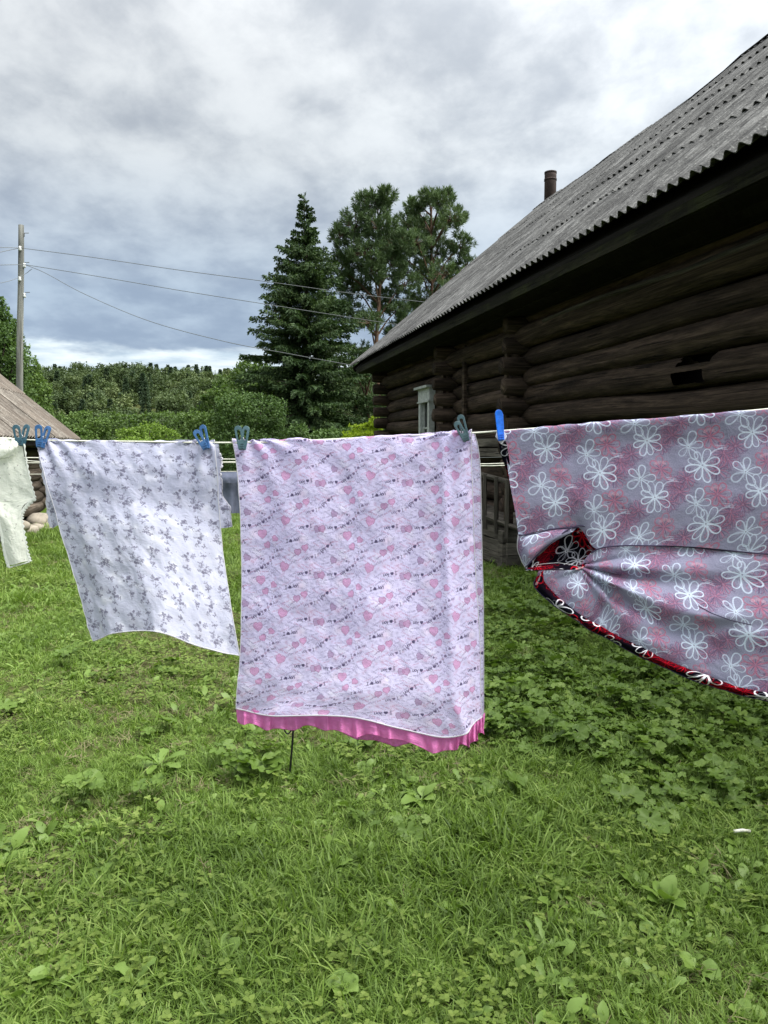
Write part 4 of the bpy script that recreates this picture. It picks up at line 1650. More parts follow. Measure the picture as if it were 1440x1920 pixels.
def lobes_cloud(lobes, n, size, seed):
    """leaf quads filling ellipsoid lobes, thick near the surface, uneven"""
    rs = np.random.default_rng(seed)
    vol = np.array([l[3] * l[4] * l[5] for l in lobes]) ** (2 / 3)
    cnt = (vol / vol.sum() * n).astype(int)
    C = []
    for l, m in zip(lobes, cnt):
        u = rs.normal(size=(m, 3)); u /= np.linalg.norm(u, axis=1, keepdims=True)
        bump = 1 + .22 * fbm(u[:, 0] * 2.6 + l[0] * 3 + 10, u[:, 2] * 2.6 + u[:, 1] * 1.7 + 7, 3, seed)
        r = rs.uniform(.55, 1, m) ** .45 * bump
        c = np.array(l[:3]) + u * np.array(l[3:6]) * r[:, None]
        C.append(c)
    C = np.concatenate(C)
    # sub-clusters: leaves gather on twigs
    g = np.stack([fbm(C[:, 0] * 2.2 / size * .12, C[:, 2] * 2.2 / size * .12, 2, seed + 3), fbm(C[:, 1] * 2.2 / size * .12, C[:, 0] * 2.2 / size * .12 + 9, 2, seed + 4),
                  fbm(C[:, 2] * 2.2 / size * .12 + 5, C[:, 1] * 2.2 / size * .12, 2, seed + 5)], -1)
    C = C + g * size * 1.6
    d = rs.normal(size=(len(C), 3)); d[:, 2] -= .35
    d /= np.linalg.norm(d, axis=1, keepdims=True)
    up = rs.normal(size=(len(C), 3)) * .6 + np.array([0, 0, 1])
    side = np.cross(d, up); side /= np.linalg.norm(side, axis=1, keepdims=True) + 1e-9
    L = rs.uniform(.7, 1.3, len(C)) * size
    W = L * .33
    v = np.stack([C, C + d * (L * .45)[:, None] + side * W[:, None], C + d * L[:, None], C + d * (L * .45)[:, None] - side * W[:, None]], 1).reshape(-1, 3)
    return v, np.arange(len(C) * 4).reshape(-1, 4)


def leafy(name, loc, lobes, n, size, mat, label, cat='tree', seed=1, group=None, trunk=.12):
    t = thing(name, label, cat, loc, 0, group)
    v, f = lobes_cloud(lobes, n, size, seed)
    nchild('crown', v, f, mat, t)
    random.seed(seed)
    mb = MB()
    top = max(l[2] for l in lobes)
    mb.tube([(0, 0, -.3), (.05, 0, top * .45), (0, .05, top * .9)], [trunk, trunk * .8, trunk * .3], 8)
    for l in lobes:
        mb.tube([(0, 0, l[2] * .35), (l[0] * .5, l[1] * .5, l[2] * .7), (l[0], l[1], l[2])], [trunk * .5, trunk * .35, trunk * .15], 5, False)
    mb.build('trunk', M['bark_dark'], t, True)
    return t


def at(px, D):
    x = (px - 720) / FPX * D
    return Vector((x, D, gz1(x, D)))


def hz(py, D): return CAMZ + (835 - py) / FPX * D


# spruce left of the barn
L0 = at(576, 30)
spruce(L0, hz(379, 30) - L0.z, 3.9, 'tall dark pointed spruce left of the two pines', 5, dens=1.6)
# the two pines
for (px, D, top, data, label, seed, lean) in [
    (708, 35, 368, [(690, 390, 26, 22, 26), (725, 378, 16, 18, 18), (668, 425, 32, 26, 30), (712, 428, 30, 26, 30), (742, 440, 22, 24, 18), (690, 475, 40, 26, 34), (735, 490, 26, 22, 20),
                    (650, 475, 20, 20, 16), (665, 525, 34, 24, 28), (720, 545, 26, 20, 18), (745, 570, 22, 14, 14), (640, 500, 26, 20, 20), (760, 520, 26, 22, 20), (755, 455, 20, 20, 16), (640, 450, 18, 18, 14), (700, 510, 24, 18, 18), (690, 590, 26, 16, 16), (740, 610, 20, 12, 10), (655, 570, 26, 20, 18),
                    (675, 640, 26, 14, 14), (700, 670, 30, 18, 16), (665, 690, 26, 20, 18), (720, 660, 20, 14, 10)],
     'red-trunked pine with a rounded crown between the spruce and the wider pine', 12, .1),
    (800, 37, 362, [(775, 378, 18, 16, 16), (800, 372, 20, 16, 18), (825, 385, 20, 18, 18), (765, 410, 26, 22, 22), (805, 415, 30, 22, 26), (845, 415, 24, 22, 20), (770, 455, 32, 24, 28), (820, 460, 34, 24, 30),
                    (860, 455, 24, 22, 20), (785, 500, 34, 22, 26), (835, 505, 34, 24, 28), (872, 490, 22, 18, 16), (800, 545, 34, 20, 24), (850, 540, 26, 20, 18), (770, 560, 22, 14, 12), (880, 520, 18, 14, 12), (820, 580, 26, 14, 12), (745, 480, 22, 20, 16), (760, 600, 26, 18, 14), (800, 610, 24, 16, 12)],
     'wide multi-limbed pine rising behind the barn roof', 31, .3)]:
    L = at(px, D)
    k = D / FPX
    rr = np.random.default_rng(seed)
    cl = []
    for (x, y, rx, ry, n) in data:
        cl.append(((x - px) * k, rr.uniform(-1, 1) * 1.0, hz(y + 14, D) - L.z, rx * k * 1.12, ry * k * 1.0, int(n * 3.4)))
        if rr.random() < .6: cl.append(((x - px) * k * .8, rr.uniform(-1.8, 1.8), hz(y + 24, D) - L.z, rx * k, ry * k, n))
    pine(L, hz(top, D) - L.z, cl, label, seed, lean)
# lower pine growth behind the barn corner
L = at(688, 31); k = 31 / FPX
pine(L, hz(690, 31) - L.z, [((x - 688) * k, dy, hz(y, 31) - L.z, rx * k, rx * k * .7, n) for (x, y, rx, n, dy) in
     [(672, 715, 26, 22, .2), (700, 705, 24, 20, -.3), (690, 745, 30, 26, .4), (665, 760, 26, 22, -.4), (705, 775, 26, 22, 0), (680, 795, 30, 24, .3)]],
     'small young pine beside the far corner of the barn', 44, 0, 'pine_tree', .07, 26)


def lob(px0, D, items):
    """lobes given in photo pixels -> metres relative to the base at px0"""
    L = at(px0, D); k = D / FPX; r = random.Random(int(px0 * 7 + D))
    return L, [((x - px0) * k, r.uniform(-.6, .6) * rx * k, hz(y, D) - L.z, rx * k, rx * k, ry * k) for (x, y, rx, ry) in items]


def bush(name, px0, D, items, n, size, mat, label, cat, seed, trunk=.08):
    L, lb = lob(px0, D, items)
    return leafy(name, L, lb, n, size, mat, label, cat, seed, trunk=trunk)


bush('apple_tree', 460, 22, [(448, 778, 40, 36), (490, 775, 42, 34), (470, 810, 56, 40), (420, 800, 26, 34), (512, 815, 26, 34), (465, 848, 60, 40), (420, 850, 30, 30)], 17000, .075, 'bush_dark',
     'dense dark round bush between the floral dress and the hearts nightgown', 'bush', 3)
bush('willow_tree', 452, 44, [(470, 700, 34, 26), (440, 725, 32, 22), (500, 715, 26, 36), (415, 745, 34, 18), (470, 750, 60, 26), (395, 775, 40, 20), (440, 800, 60, 30)], 14000, .17, 'bush_mid',
     'soft mid-green leafy tree left of the spruce foot', 'tree', 4)
bush('broadleaf_tree', -10, 46, [(5, 592, 26, 30), (5, 620, 34, 34), (25, 650, 26, 34), (-10, 660, 50, 60), (38, 690, 22, 26), (10, 730, 46, 46), (-40, 620, 40, 40)], 15000, .2, 'bush_dark',
     'tall dark leafy tree cut by the left edge behind the pole', 'tree', 6, .2)
bush('broadleaf_tree', 70, 60, [(60, 705, 22, 26), (72, 740, 30, 26), (55, 765, 34, 30), (80, 780, 30, 24)], 9000, .22, 'bush_mid',
     'smaller leafy tree just right of the pole', 'tree', 7, .15)
bush('hazel_bush', 140, 40, [(120, 795, 30, 18), (150, 790, 30, 20), (185, 800, 30, 18), (150, 830, 60, 30)], 9000, .14, 'bush_mid',
     'loose green bush just beyond the shed roof corner', 'bush', 8)
bush('hazel_bush', 330, 42, [(300, 790, 40, 22), (345, 800, 40, 20), (385, 790, 36, 22), (230, 795, 40, 20), (330, 835, 90, 30), (240, 835, 60, 30)], 13000, .15, 'bush_mid',
     'wide green thicket behind the yellow-green bush', 'bush', 9)
bush('lime_bush', 275, 27, [(245, 812, 24, 14), (285, 808, 30, 14), (315, 816, 22, 14), (270, 840, 50, 24)], 7000, .085, 'bush_light',
     'bright yellow-green bush beyond the floral dress', 'bush', 10)
bush('golden_shrub', 690, 21.5, [(678, 805, 15, 12), (700, 798, 17, 13), (690, 822, 26, 16), (712, 815, 10, 14), (655, 822, 18, 12)], 5200, .06, 'bush_yellow',
     'bright yellow shrub at the far corner of the barn', 'shrub', 11, .04)
bush('garden_shrub', 610, 25, [(560, 818, 26, 22), (620, 822, 34, 20), (660, 818, 22, 20), (600, 850, 60, 24)], 9000, .09, 'bush_dark',
     'low dark green shrub at the foot of the spruce', 'shrub', 12, .05)

# low dark growth that closes the far end of the yard
v, f = lobes_cloud([((px - 720) / FPX * D, D, gz1((px - 720) / FPX * D, D) + h * .45, w, w * .6, h * .62) for (px, D, w, h) in
                    [(150, 38, 2.2, 1.7), (230, 36, 2.2, 1.6), (320, 37, 2.4, 1.7), (400, 35, 2.2, 1.8), (520, 34, 2.4, 2.0), (600, 36, 2.4, 2.2), (690, 33, 2.4, 2.4), (760, 34, 2.4, 2.4), (840, 36, 2.4, 2.4), (60, 40, 2.4, 1.8)]],
                   36000, .14, 17)
o = nchild('undergrowth', v, f, 'bush_dark'); o['kind'] = 'stuff'


# far forest on the hill: one mass
def forest():
    rs = random.Random(2)
    protos = []
    for i in range(4):
        lb = [(rs.uniform(-1.6, 1.6), rs.uniform(-1.6, 1.6), rs.uniform(3.2, 8.2), rs.uniform(1.6, 2.8), rs.uniform(1.6, 2.8), rs.uniform(1.6, 2.6)) for _ in range(8)] + [(0, 0, 2.5, 2.6, 2.6, 2.5)]
        v, f = lobes_cloud(lb, 2600, .62, 50 + i)
        protos.append(mesh('forest_tree', v, f, M['forest_leaves']))
    for i in range(2):
        r2 = np.random.default_rng(80 + i)
        n = 1900
        q = r2.random(n) ** .8
        Ht = 12.0
        R = 2.3 * (1 - q) ** .8 * (0.75 + .25 * np.sin(q * 60)) * r2.uniform(.5, 1.05, n)
        a = r2.uniform(0, 2 * PI, n)
        C = np.stack([R * np.cos(a), R * np.sin(a), .6 + q * (Ht - .6)], -1)
        d = np.stack([np.cos(a), np.sin(a), r2.uniform(-.7, .3, n)], -1); d /= np.linalg.norm(d, axis=1, keepdims=True)
        v, f = diamonds(C, d, rand_unit(n), r2.uniform(.5, 1.0, n), r2.uniform(.1, .2, n))
        protos.append(mesh('forest_conifer', v, f, M['forest_needles']))
    coll = proto_collection('forest_source', protos)
    n = 4000
    y = 100 + 300 * RNG.random(n) ** .9
    x = (RNG.random(n) * 2 - 1) * (y * .72 + 20)
    z = gz(x, y)
    con = (RNG.random(n) < (0.18 + .5 * (y > 300)))
    idx = np.where(con, RNG.integers(4, 6, n), RNG.integers(0, 4, n))
    sc = np.where(con, RNG.uniform(.65, .95, n), RNG.uniform(.55, 1.1, n))
    rot = np.stack([0 * x, 0 * x, RNG.uniform(0, 6.28, n)], -1)
    scatter('forest', np.stack([x, y, z - 1.6], -1), rot, sc, idx, coll, kind='stuff')


forest()
# ------------------------------------------------------------------ washing line and laundry
LINE_PTS = [(-420, 812, 2.12), (-120, 818, 2.06), (0, 822, 2.02), (60, 825, 2.0), (130, 826.5, 1.98), (260, 828, 1.95), (400, 830, 1.92), (520, 828.5, 1.90), (700, 820, 1.88), (880, 812, 1.86),
            (940, 808, 1.85), (1100, 796, 1.82), (1250, 784, 1.79), (1440, 767, 1.75), (1700, 741, 1.70), (2100, 700, 1.62)]


def line_at(px):
    xs = [q[0] for q in LINE_PTS]
    return np.interp(px, xs, [q[1] for q in LINE_PTS]), np.interp(px, xs, [q[2] for q in LINE_PTS])


wire('white washing line that carries all the pegged clothes', LINE_PTS, .0022, 'clothesline', 'line_white', 'clothesline')
G2 = 'further washing lines strung behind the clothes'
wire('further washing line just below the pegged one, seen right of the cream garment', [(-300, 852, 3.6), (-60, 857, 3.55), (180, 859, 3.5), (430, 861, 3.45), (700, 862, 3.4)], .0024, 'clothesline', 'line_white', 'clothesline', G2)
wire('slightly sloping washing line crossing between two others beside the cream garment', [(-300, 846, 3.6), (-60, 856, 3.55), (80, 866, 3.5), (180, 871, 3.45), (430, 866, 3.3), (700, 866, 3.2)], .0022, 'clothesline', 'line_white', 'clothesline', G2)
wire('thin washing line below the sloping one', [(-300, 866, 4.2), (80, 868, 4.1), (300, 868, 4.0), (700, 866, 3.9)], .0022, 'clothesline', 'line_white', 'clothesline', G2)
wire('lowest washing line crossing the shed wall, holding the blue-grey sheet', [(-300, 892, 8.2), (80, 889, 8.0), (300, 886, 7.9), (430, 884, 7.8), (560, 882, 7.7), (760, 880, 7.6)], .0034, 'clothesline', 'line_white', 'clothesline', G2)
wire('upper of the paired washing lines between the nightgown and the floral robe', [(780, 872, 3.3), (900, 870, 3.25), (950, 868.5, 3.22), (1200, 858, 3.1), (1500, 846, 3.0)], .0022, 'clothesline', 'line_white', 'clothesline', G2)
wire('lower of the paired washing lines between the nightgown and the floral robe', [(780, 874, 3.4), (900, 873.5, 3.35), (950, 872.5, 3.3), (1200, 864, 3.2), (1500, 850, 3.1)], .0022, 'clothesline', 'line_white', 'clothesline', G2)
wire('thin dull wire above the paired washing lines beside the robe', [(780, 858, 4.6), (900, 858, 4.5), (945, 857, 4.45), (1200, 850, 4.3), (1500, 842, 4.1)], .0016, 'clothesline', 'wire', 'wire', G2)


def cr(P0, t):
    """Catmull-Rom through rows of P0 (n, ...) at parameters t in [0, n-1]"""
    n = len(P0)
    ext = np.concatenate([2 * P0[:1] - P0[1:2], P0, 2 * P0[-1:] - P0[-2:-1]])
    i = np.clip(np.floor(t).astype(int), 0, n - 2)
    f = (t - i).reshape((-1,) + (1,) * (P0.ndim - 1))
    a, b, c, d = ext[i], ext[i + 1], ext[i + 2], ext[i + 3]
    return 0.5 * (2 * b + (c - a) * f + (2 * a - 5 * b + 4 * c - d) * f ** 2 + (3 * b - a - 3 * c + d) * f ** 3)


def sheet(rows, nu, nv, arc=.25, disp=None, wrinkle=.003, seed=0, uv0=(0, 0), uvrot=0.0, flipn=False, wsx=22, wsy=12, pinned_top=True, pixdisp=None, uvscale=1.0):
    """rows: control net of (px, py, D). Returns verts, faces, uv and the 3-D grid"""
    C = np.array(rows, float)
    r_, c_ = C.shape[:2]
    tv = np.linspace(0, r_ - 1, nv + 1)
    tu = np.linspace(0, c_ - 1, nu + 1)
    A = cr(C, tv)                                  # along rows
    A = np.swapaxes(cr(np.swapaxes(A, 0, 1), tu), 0, 1)
    if pixdisp is not None:
        A[..., 2] += pixdisp(A[..., 0], A[..., 1])
    V = PA(A[..., 0], A[..., 1], A[..., 2])
    du = np.gradient(V, axis=1); dv = np.gradient(V, axis=0)
    N = np.cross(du, dv); N /= np.linalg.norm(N, axis=-1, keepdims=True) + 1e-12
    su = np.cumsum(np.linalg.norm(np.diff(V, axis=1), axis=-1), axis=1); su = np.concatenate([np.zeros((nv + 1, 1)), su], 1)
    sv = np.cumsum(np.linalg.norm(np.diff(V, axis=0), axis=-1), axis=0); sv = np.concatenate([np.zeros((1, nu + 1)), sv], 0)
    wbar = su[:, -1].mean(); hbar = sv[-1].mean()
    u = np.linspace(0, 1, nu + 1)[None, :] * np.ones((nv + 1, 1)); v = np.linspace(0, 1, nv + 1)[:, None] * np.ones((1, nu + 1))
    # uv keeps to real lengths but follows the grid lines
    U = u * wbar * (1 - arc) + su * arc
    Vv = sv * .8 + v * hbar * .2
    env = np.clip(v * 14, 0, 1) if pinned_top else 1.0
    h = wrinkle * env * (fbm(U * wsx + 3 * seed, Vv * wsy, 4, 60 + seed, .55))
    if disp is not None:
        h = h + disp(u, v, U, Vv)
    V = V + N * h[..., None]
    uv = np.stack([U, -Vv], -1)
    if uvrot:
        c, s = math.cos(uvrot), math.sin(uvrot)
        uv = np.stack([uv[..., 0] * c - uv[..., 1] * s, uv[..., 0] * s + uv[..., 1] * c], -1)
    uv = uv * uvscale + np.array(uv0)
    m_ = nu + 1
    i, j = np.meshgrid(np.arange(nv), np.arange(nu), indexing='ij')
    a = (i * m_ + j).ravel()
    f = np.stack([a, a + m_, a + m_ + 1, a + 1], -1)
    return V.reshape(-1, 3), f, uv.reshape(-1, 2), V


def patch(name, parent, mat, rows, nu, nv, **kw):
    v, f, uv, G_ = sheet(rows, nu, nv, **kw)
    off = np.array(parent.location) if parent else np.zeros(3)
    me = mesh(name, v - off, f, M[mat], True, uv)
    o = link(name, me, parent)
    return o, G_


def hem(name, parent, mat, pts, rad, step=2, n=5):
    off = Vector(parent.location)
    mb = MB()
    mb.tube([Vector(p) - off for p in pts[::step]], rad, n)
    return mb.build(name, M[mat], parent, True)


def toprow(xs, dz=-.004, up=1.5):
    out = []
    for x in xs:
        y, D = line_at(x)
        out.append((x, y - up, D + .003))
    return out


def drape(xs, rows_xyD):
    """top rows wrap over the line, then the given rows"""
    r = [toprow(xs)]
    out = []
    for x in xs:
        y, D = line_at(x)
        out.append((x, y + 4, D - .006))
    r.append(out)
    return r + rows_xyD


# ---- floral dress (grey sprigs on white)
def fold_from(pegs):
    def f(u, v, U, V):
        h = 0
        for (pu, amp) in pegs:
            a = np.arctan2((u - pu) * 1.2, v + .03)
            r = np.hypot((u - pu) * 1.2, v)
            h = h + amp * np.sin(a * 15) * np.exp(-r * 4.5) * np.clip(r * 12, 0, 1)
        return h
    return f


y_, D0 = line_at(240)
dress = thing('dress', 'white dress printed with grey flower sprigs, blown sideways on the line', 'dress', P(240, y_, D0))
X0 = [70, 150, 240, 330, 402]
rowsd = [
    [(82, 885, 1.955), (160, 880, 1.94), (245, 880, 1.92), (330, 882, 1.91), (407, 884, 1.90)],
    [(98, 945, 1.95), (170, 942, 1.93), (250, 940, 1.90), (332, 944, 1.90), (410, 945, 1.90)],
    [(114, 1000, 1.945), (182, 992, 1.90), (255, 985, 1.86), (338, 990, 1.87), (415, 1004, 1.89)],
    [(134, 1070, 1.91), (198, 1055, 1.86), (268, 1045, 1.82), (348, 1058, 1.83), (424, 1075, 1.85)],
    [(155, 1142, 1.88), (213, 1120, 1.82), (283, 1112, 1.775), (362, 1132, 1.79), (436, 1156, 1.81)],
    [(176, 1202, 1.85), (222, 1186, 1.79), (290, 1184, 1.74), (376, 1212, 1.755), (449, 1229, 1.79)]]
rowsd = drape(X0, rowsd)


def ddress(u, v, U, V):
    h = fold_from([(0.02, .009), (.93, .011)])(u, v, U, V)
    h = h + .006 * np.sin(u * 13 + 3 * v + .8 * fbm(U * 6, V * 6, 2, 9)) * v ** 2
    h = h + .010 * np.clip((v - .88) * 8, 0, 1) * np.sin(u * 21) * .5
    h = h + .003 * np.sin(u * 55) * np.exp(-v * 14) * np.clip(v * 30, 0, 1)
    return h


o, Gd = patch('front_panel', dress, 'sprigs', rowsd, 150, 190, disp=ddress, wrinkle=.0050, seed=1, wsx=12, wsy=9)
hem('hem', dress, 'white_cloth', Gd[-1], .0016)
hem('side_seam', dress, 'white_cloth', Gd[:, 0], .0011)
hem('side_seam', dress, 'white_cloth', Gd[:, -1], .0011)
# back panel: shorter, behind; the light through it makes the upper half greyer
bx = [68, 150, 240, 330, 410]
rb = [toprow(bx, up=1.0),
      [(72, 850, 1.99), (150, 848, 1.97), (240, 848, 1.95), (330, 850, 1.93), (412, 850, 1.92)],
      [(84, 890, 2.0), (160, 900, 1.98), (245, 900, 1.96), (332, 900, 1.94), (413, 900, 1.93)],
      [(106, 960, 2.0), (172, 985, 1.98), (255, 980, 1.97), (336, 978, 1.95), (410, 985, 1.93)],
      [(112, 985, 2.0), (182, 1008, 1.98), (258, 992, 1.97), (345, 1000, 1.95), (412, 1020, 1.93)]]
patch('back_panel', dress, 'sprigs', rb, 80, 60, wrinkle=.004, seed=2, uv0=(.04, .03))
# sleeves behind
rl = [[(70, 829, 1.985), (76, 828, 1.985), (86, 829, 1.98)], [(73, 850, 2.0), (80, 852, 1.99), (92, 852, 1.98)],
      [(82, 880, 2.01), (90, 882, 2.0), (102, 885, 1.985)], [(89, 915, 2.02), (98, 918, 2.0), (112, 920, 1.985)],
      [(91, 955, 2.02), (102, 958, 2.0), (120, 960, 1.985)], [(93, 988, 2.02), (102, 989, 2.0), (114, 980, 1.985)]]
o, Gs = patch('sleeve', dress, 'sprigs', rl, 24, 60, wrinkle=.006, seed=4, wsx=30, pinned_top=False)
hem('sleeve_frill', dress, 'white_cloth', [q + np.array([.0018 * math.sin(i * 1.1), .004, 0]) for i, q in enumerate(Gs[:, 0])], .0024, 1)
rr_ = [[(392, 830, 1.93), (402, 830, 1.93), (408, 834, 1.94)], [(398, 845, 1.94), (408, 848, 1.95), (414, 858, 1.96)],
       [(400, 862, 1.95), (410, 866, 1.96), (416, 872, 1.97)], [(400, 880, 1.94), (405, 884, 1.95), (409, 890, 1.96)],
       [(402, 910, 1.94), (408, 912, 1.95), (414, 912, 1.96)], [(405, 945, 1.94), (414, 945, 1.95), (424, 946, 1.97)],
       [(408, 990, 1.94), (420, 990, 1.95), (433, 988, 1.97)]]
o, Gs = patch('sleeve', dress, 'sprigs', rr_, 24, 70, wrinkle=.009, seed=5, wsx=34, wsy=26, pinned_top=False)
hem('sleeve_frill', dress, 'white_cloth', [q + np.array([.0022 * math.sin(i * 1.3), .0, .001 * math.sin(i * 2.1)]) for i, q in enumerate(Gs[:38, -1])], .0028, 1)
hem('sleeve_frill', dress, 'white_cloth', Gs[38:, -1], .0014, 1)

# ---- nightgown with hearts
y_, D0 = line_at(670)
gown = thing('nightgown', 'lilac nightgown printed with hearts and I love you, bright pink frill at the bottom', 'nightgown', P(670, y_, D0))
X1 = [437, 560, 670, 790, 884]
rg = [
    [(444, 880, 1.90), (565, 876, 1.885), (672, 872, 1.87), (790, 868, 1.86), (884, 866, 1.855)],
    [(450, 950, 1.90), (568, 948, 1.875), (674, 946, 1.86), (790, 944, 1.855), (887, 942, 1.85)],
    [(452, 1040, 1.90), (570, 1036, 1.87), (676, 1034, 1.85), (792, 1036, 1.85), (890, 1036, 1.85)],
    [(452, 1140, 1.89), (572, 1134, 1.86), (678, 1134, 1.83), (795, 1138, 1.83), (896, 1140, 1.84)],
    [(451, 1230, 1.88), (570, 1228, 1.84), (680, 1232, 1.81), (800, 1240, 1.81), (902, 1246, 1.83)],
    [(447, 1290, 1.87), (560, 1292, 1.82), (676, 1300, 1.79), (802, 1314, 1.79), (904, 1312, 1.82)],
    [(443, 1328, 1.865), (500, 1342, 1.83), (650, 1344, 1.78), (830, 1382, 1.79), (907, 1346, 1.82)]]
rg = drape(X1, rg)


def dgown(u, v, U, V):
    h = fold_from([(0.05, .009), (.97, .011)])(u, v, U, V)
    h = h + .0065 * np.sin(u * 17 + 2.5 * v + 1.8 * fbm(U * 4, V * 3, 2, 19)) * np.clip(v * 1.6, 0, 1)
    h = h + .002 * np.sin(u * 70 + 5 * fbm(U * 9, V * 2, 2, 4)) * np.exp(-v * 22) * np.clip(v * 40, 0, 1)
    h = h - .010 * np.exp(-((u - .86) / .03) ** 2) * np.clip(v * 3, 0, 1)
    h = h + .014 * np.exp(-((u - .12) / .09) ** 2) * np.clip((v - .8) * 5, 0, 1)
    return h


o, Gg = patch('front_panel', gown, 'hearts', rg, 170, 200, disp=dgown, wrinkle=.0034, seed=7, wsx=13, wsy=11, uvrot=0.035, uv0=(.1, .02))
hem('hem', gown, 'white_cloth', Gg[-1], .0020)
hem('side_seam', gown, 'white_cloth', Gg[:, 0], .0012)
# back panel shows as the strip right of the folded edge
X2 = [440, 560, 670, 790, 889]
rk = drape(X2, [])
rk = [toprow(X2, up=1.2), [(446, 860, 1.93), (560, 858, 1.91), (670, 850, 1.90), (790, 845, 1.89), (897, 842, 1.885)]] + [
    [(454, y, 1.93), (568, y, 1.91), (674, y, 1.895), (792, y, 1.885), (xr, y, 1.88)] for (y, xr) in ((890, 901), (1000, 903), (1110, 906), (1220, 907), (1300, 907), (1352, 907))]
o, Gb = patch('back_panel', gown, 'hearts', rk, 120, 140, wrinkle=.0035, seed=8, wsx=14, uv0=(.13, .06), uvrot=.035)
hem('side_seam', gown, 'white_cloth', Gb[:, -1], .0012)
hem('fold_edge', gown, 'white_cloth', Gg[:, -1], .0010)


# pink frill: gathered strip hung from the hem
def frill(x_y_d, drop, nu, seed, amp=.010, name='frill', zoff=0.0, waves=21):
    P0 = np.array(x_y_d, float)
    t = np.linspace(0, len(P0) - 1, nu + 1)
    A = cr(P0, t)
    dr = np.interp(np.linspace(0, 1, nu + 1), np.linspace(0, 1, len(drop)), drop)
    rs = np.random.default_rng(seed)
    ph = np.cumsum(rs.uniform(.5, 1.5, nu + 1)) * 2 * PI * waves / nu
    nv = 14
    V = []
    for i in range(nv + 1):
        q = i / nv
        px = A[:, 0] + 3.2 * q * np.sin(ph * .5 + 1)
        py = A[:, 1] - 7 + q * (dr + 5) * (1 + (.10 * np.sin(ph * .5) + .09 * np.sin(ph * .23 + 2)) * q)
        Dd = A[:, 2] + zoff + amp * q ** .8 * np.sin(ph) + .003 * np.sin(ph * 2.3) * q + .0022 * fbm(np.linspace(0, 60, nu + 1), q * 4 + 0 * ph, 3, seed)
        V.append(PA(px, py, Dd))
    V = np.array(V)
    m_ = nu + 1
    i, j = np.meshgrid(np.arange(nv), np.arange(nu), indexing='ij')
    a = (i * m_ + j).ravel()
    f = np.stack([a, a + m_, a + m_ + 1, a + 1], -1)
    uv = np.stack(np.meshgrid(np.linspace(0, .7, m_), np.linspace(0, .06, nv + 1)), -1).reshape(-1, 2)
    me = mesh(name, V.reshape(-1, 3) - np.array(gown.location), f, M['pink'], True, uv)
    o_ = link(name, me, gown)
    hem('frill_edge', gown, 'pink', V[-1], .0011, 1, 4)
    return o_


frill([(442, 1328, 1.865), (500, 1342, 1.835), (575, 1338, 1.81), (650, 1346, 1.785), (730, 1360, 1.78), (830, 1383, 1.79), (872, 1374, 1.80), (895, 1358, 1.81), (910, 1342, 1.82)],
      [24, 28, 26, 30, 30, 27, 28, 25, 28, 30, 26], 260, 3, zoff=.013)
frill([(640, 1362, 1.835), (690, 1366, 1.83), (740, 1370, 1.83), (800, 1378, 1.83), (850, 1388, 1.83)], [12, 28, 30, 14, 4], 80, 5, .008, 'under_frill', .02, 5)

# ---- floral robe on the right, inside out
y_, D0 = line_at(1250)
robe = thing('floral_robe', 'blue-grey robe hung inside out with white line-drawn flowers and a dark red-edged sleeve opening', 'robe', P(1250, y_, D0))
X3 = [944, 1000, 1060, 1120, 1180, 1290, 1440, 1720]


def row(vals, D): return [(x, y, D[i] if hasattr(D, '__len__') else D) for i, (x, y) in enumerate(vals)]


DR = [1.85, 1.84, 1.83, 1.82, 1.81, 1.79, 1.755, 1.70]
ru = drape(X3, [
    row([(949, 856), (1003, 850), (1062, 846), (1121, 842), (1180, 838), (1290, 831), (1440, 820), (1720, 802)], [d - .005 for d in DR]),
    row([(956, 905), (1008, 900), (1066, 896), (1122, 896), (1180, 894), (1290, 888), (1440, 882), (1720, 870)], [d - .01 for d in DR]),
    row([(965, 955), (1016, 946), (1072, 942), (1122, 950), (1180, 950), (1290, 948), (1440, 948), (1720, 950)], [d - .012 for d in DR]),
    row([(972, 1003), (1030, 992), (1085, 989), (1118, 1029), (1180, 1022), (1290, 1024), (1440, 1038), (1720, 1062)], [1.845, 1.835, 1.83, 1.815, 1.80, 1.785, 1.75, 1.69])])


def folds(px, py):
    """folds fan out to the right from the gathered point by the sleeve"""
    dx, dy = px - 1082, py - 1060
    r = np.hypot(dx, dy)
    a = np.degrees(np.arctan2(dy, np.maximum(dx, 1e-3)))
    w = np.clip(r / 60, 0, 1) * np.exp(-np.maximum(r - 120, 0) / 260) * (dx > 0)
    h = -.020 * np.exp(-((a - 30 + .035 * r) / 6.5) ** 2) + .018 * np.exp(-((a - 15 + .03 * r) / 5) ** 2) \
        - .012 * np.exp(-((a - 3) / 6) ** 2) - .010 * np.exp(-((a - 52 + .03 * r) / 8) ** 2) + .012 * np.exp(-((a - 41 + .035 * r) / 4.5) ** 2) + .008 * np.exp(-((a + 8) / 6) ** 2)
    s = .010 * np.exp(-((py - 1178 - 10 * np.sin(px / 60)) / 13) ** 2) * np.clip((px - 1180) / 80, 0, 1) - .008 * np.exp(-((py - 1155 - 10 * np.sin(px / 70)) / 12) ** 2) * np.clip((px - 1240) / 80, 0, 1)
    return h * w + s


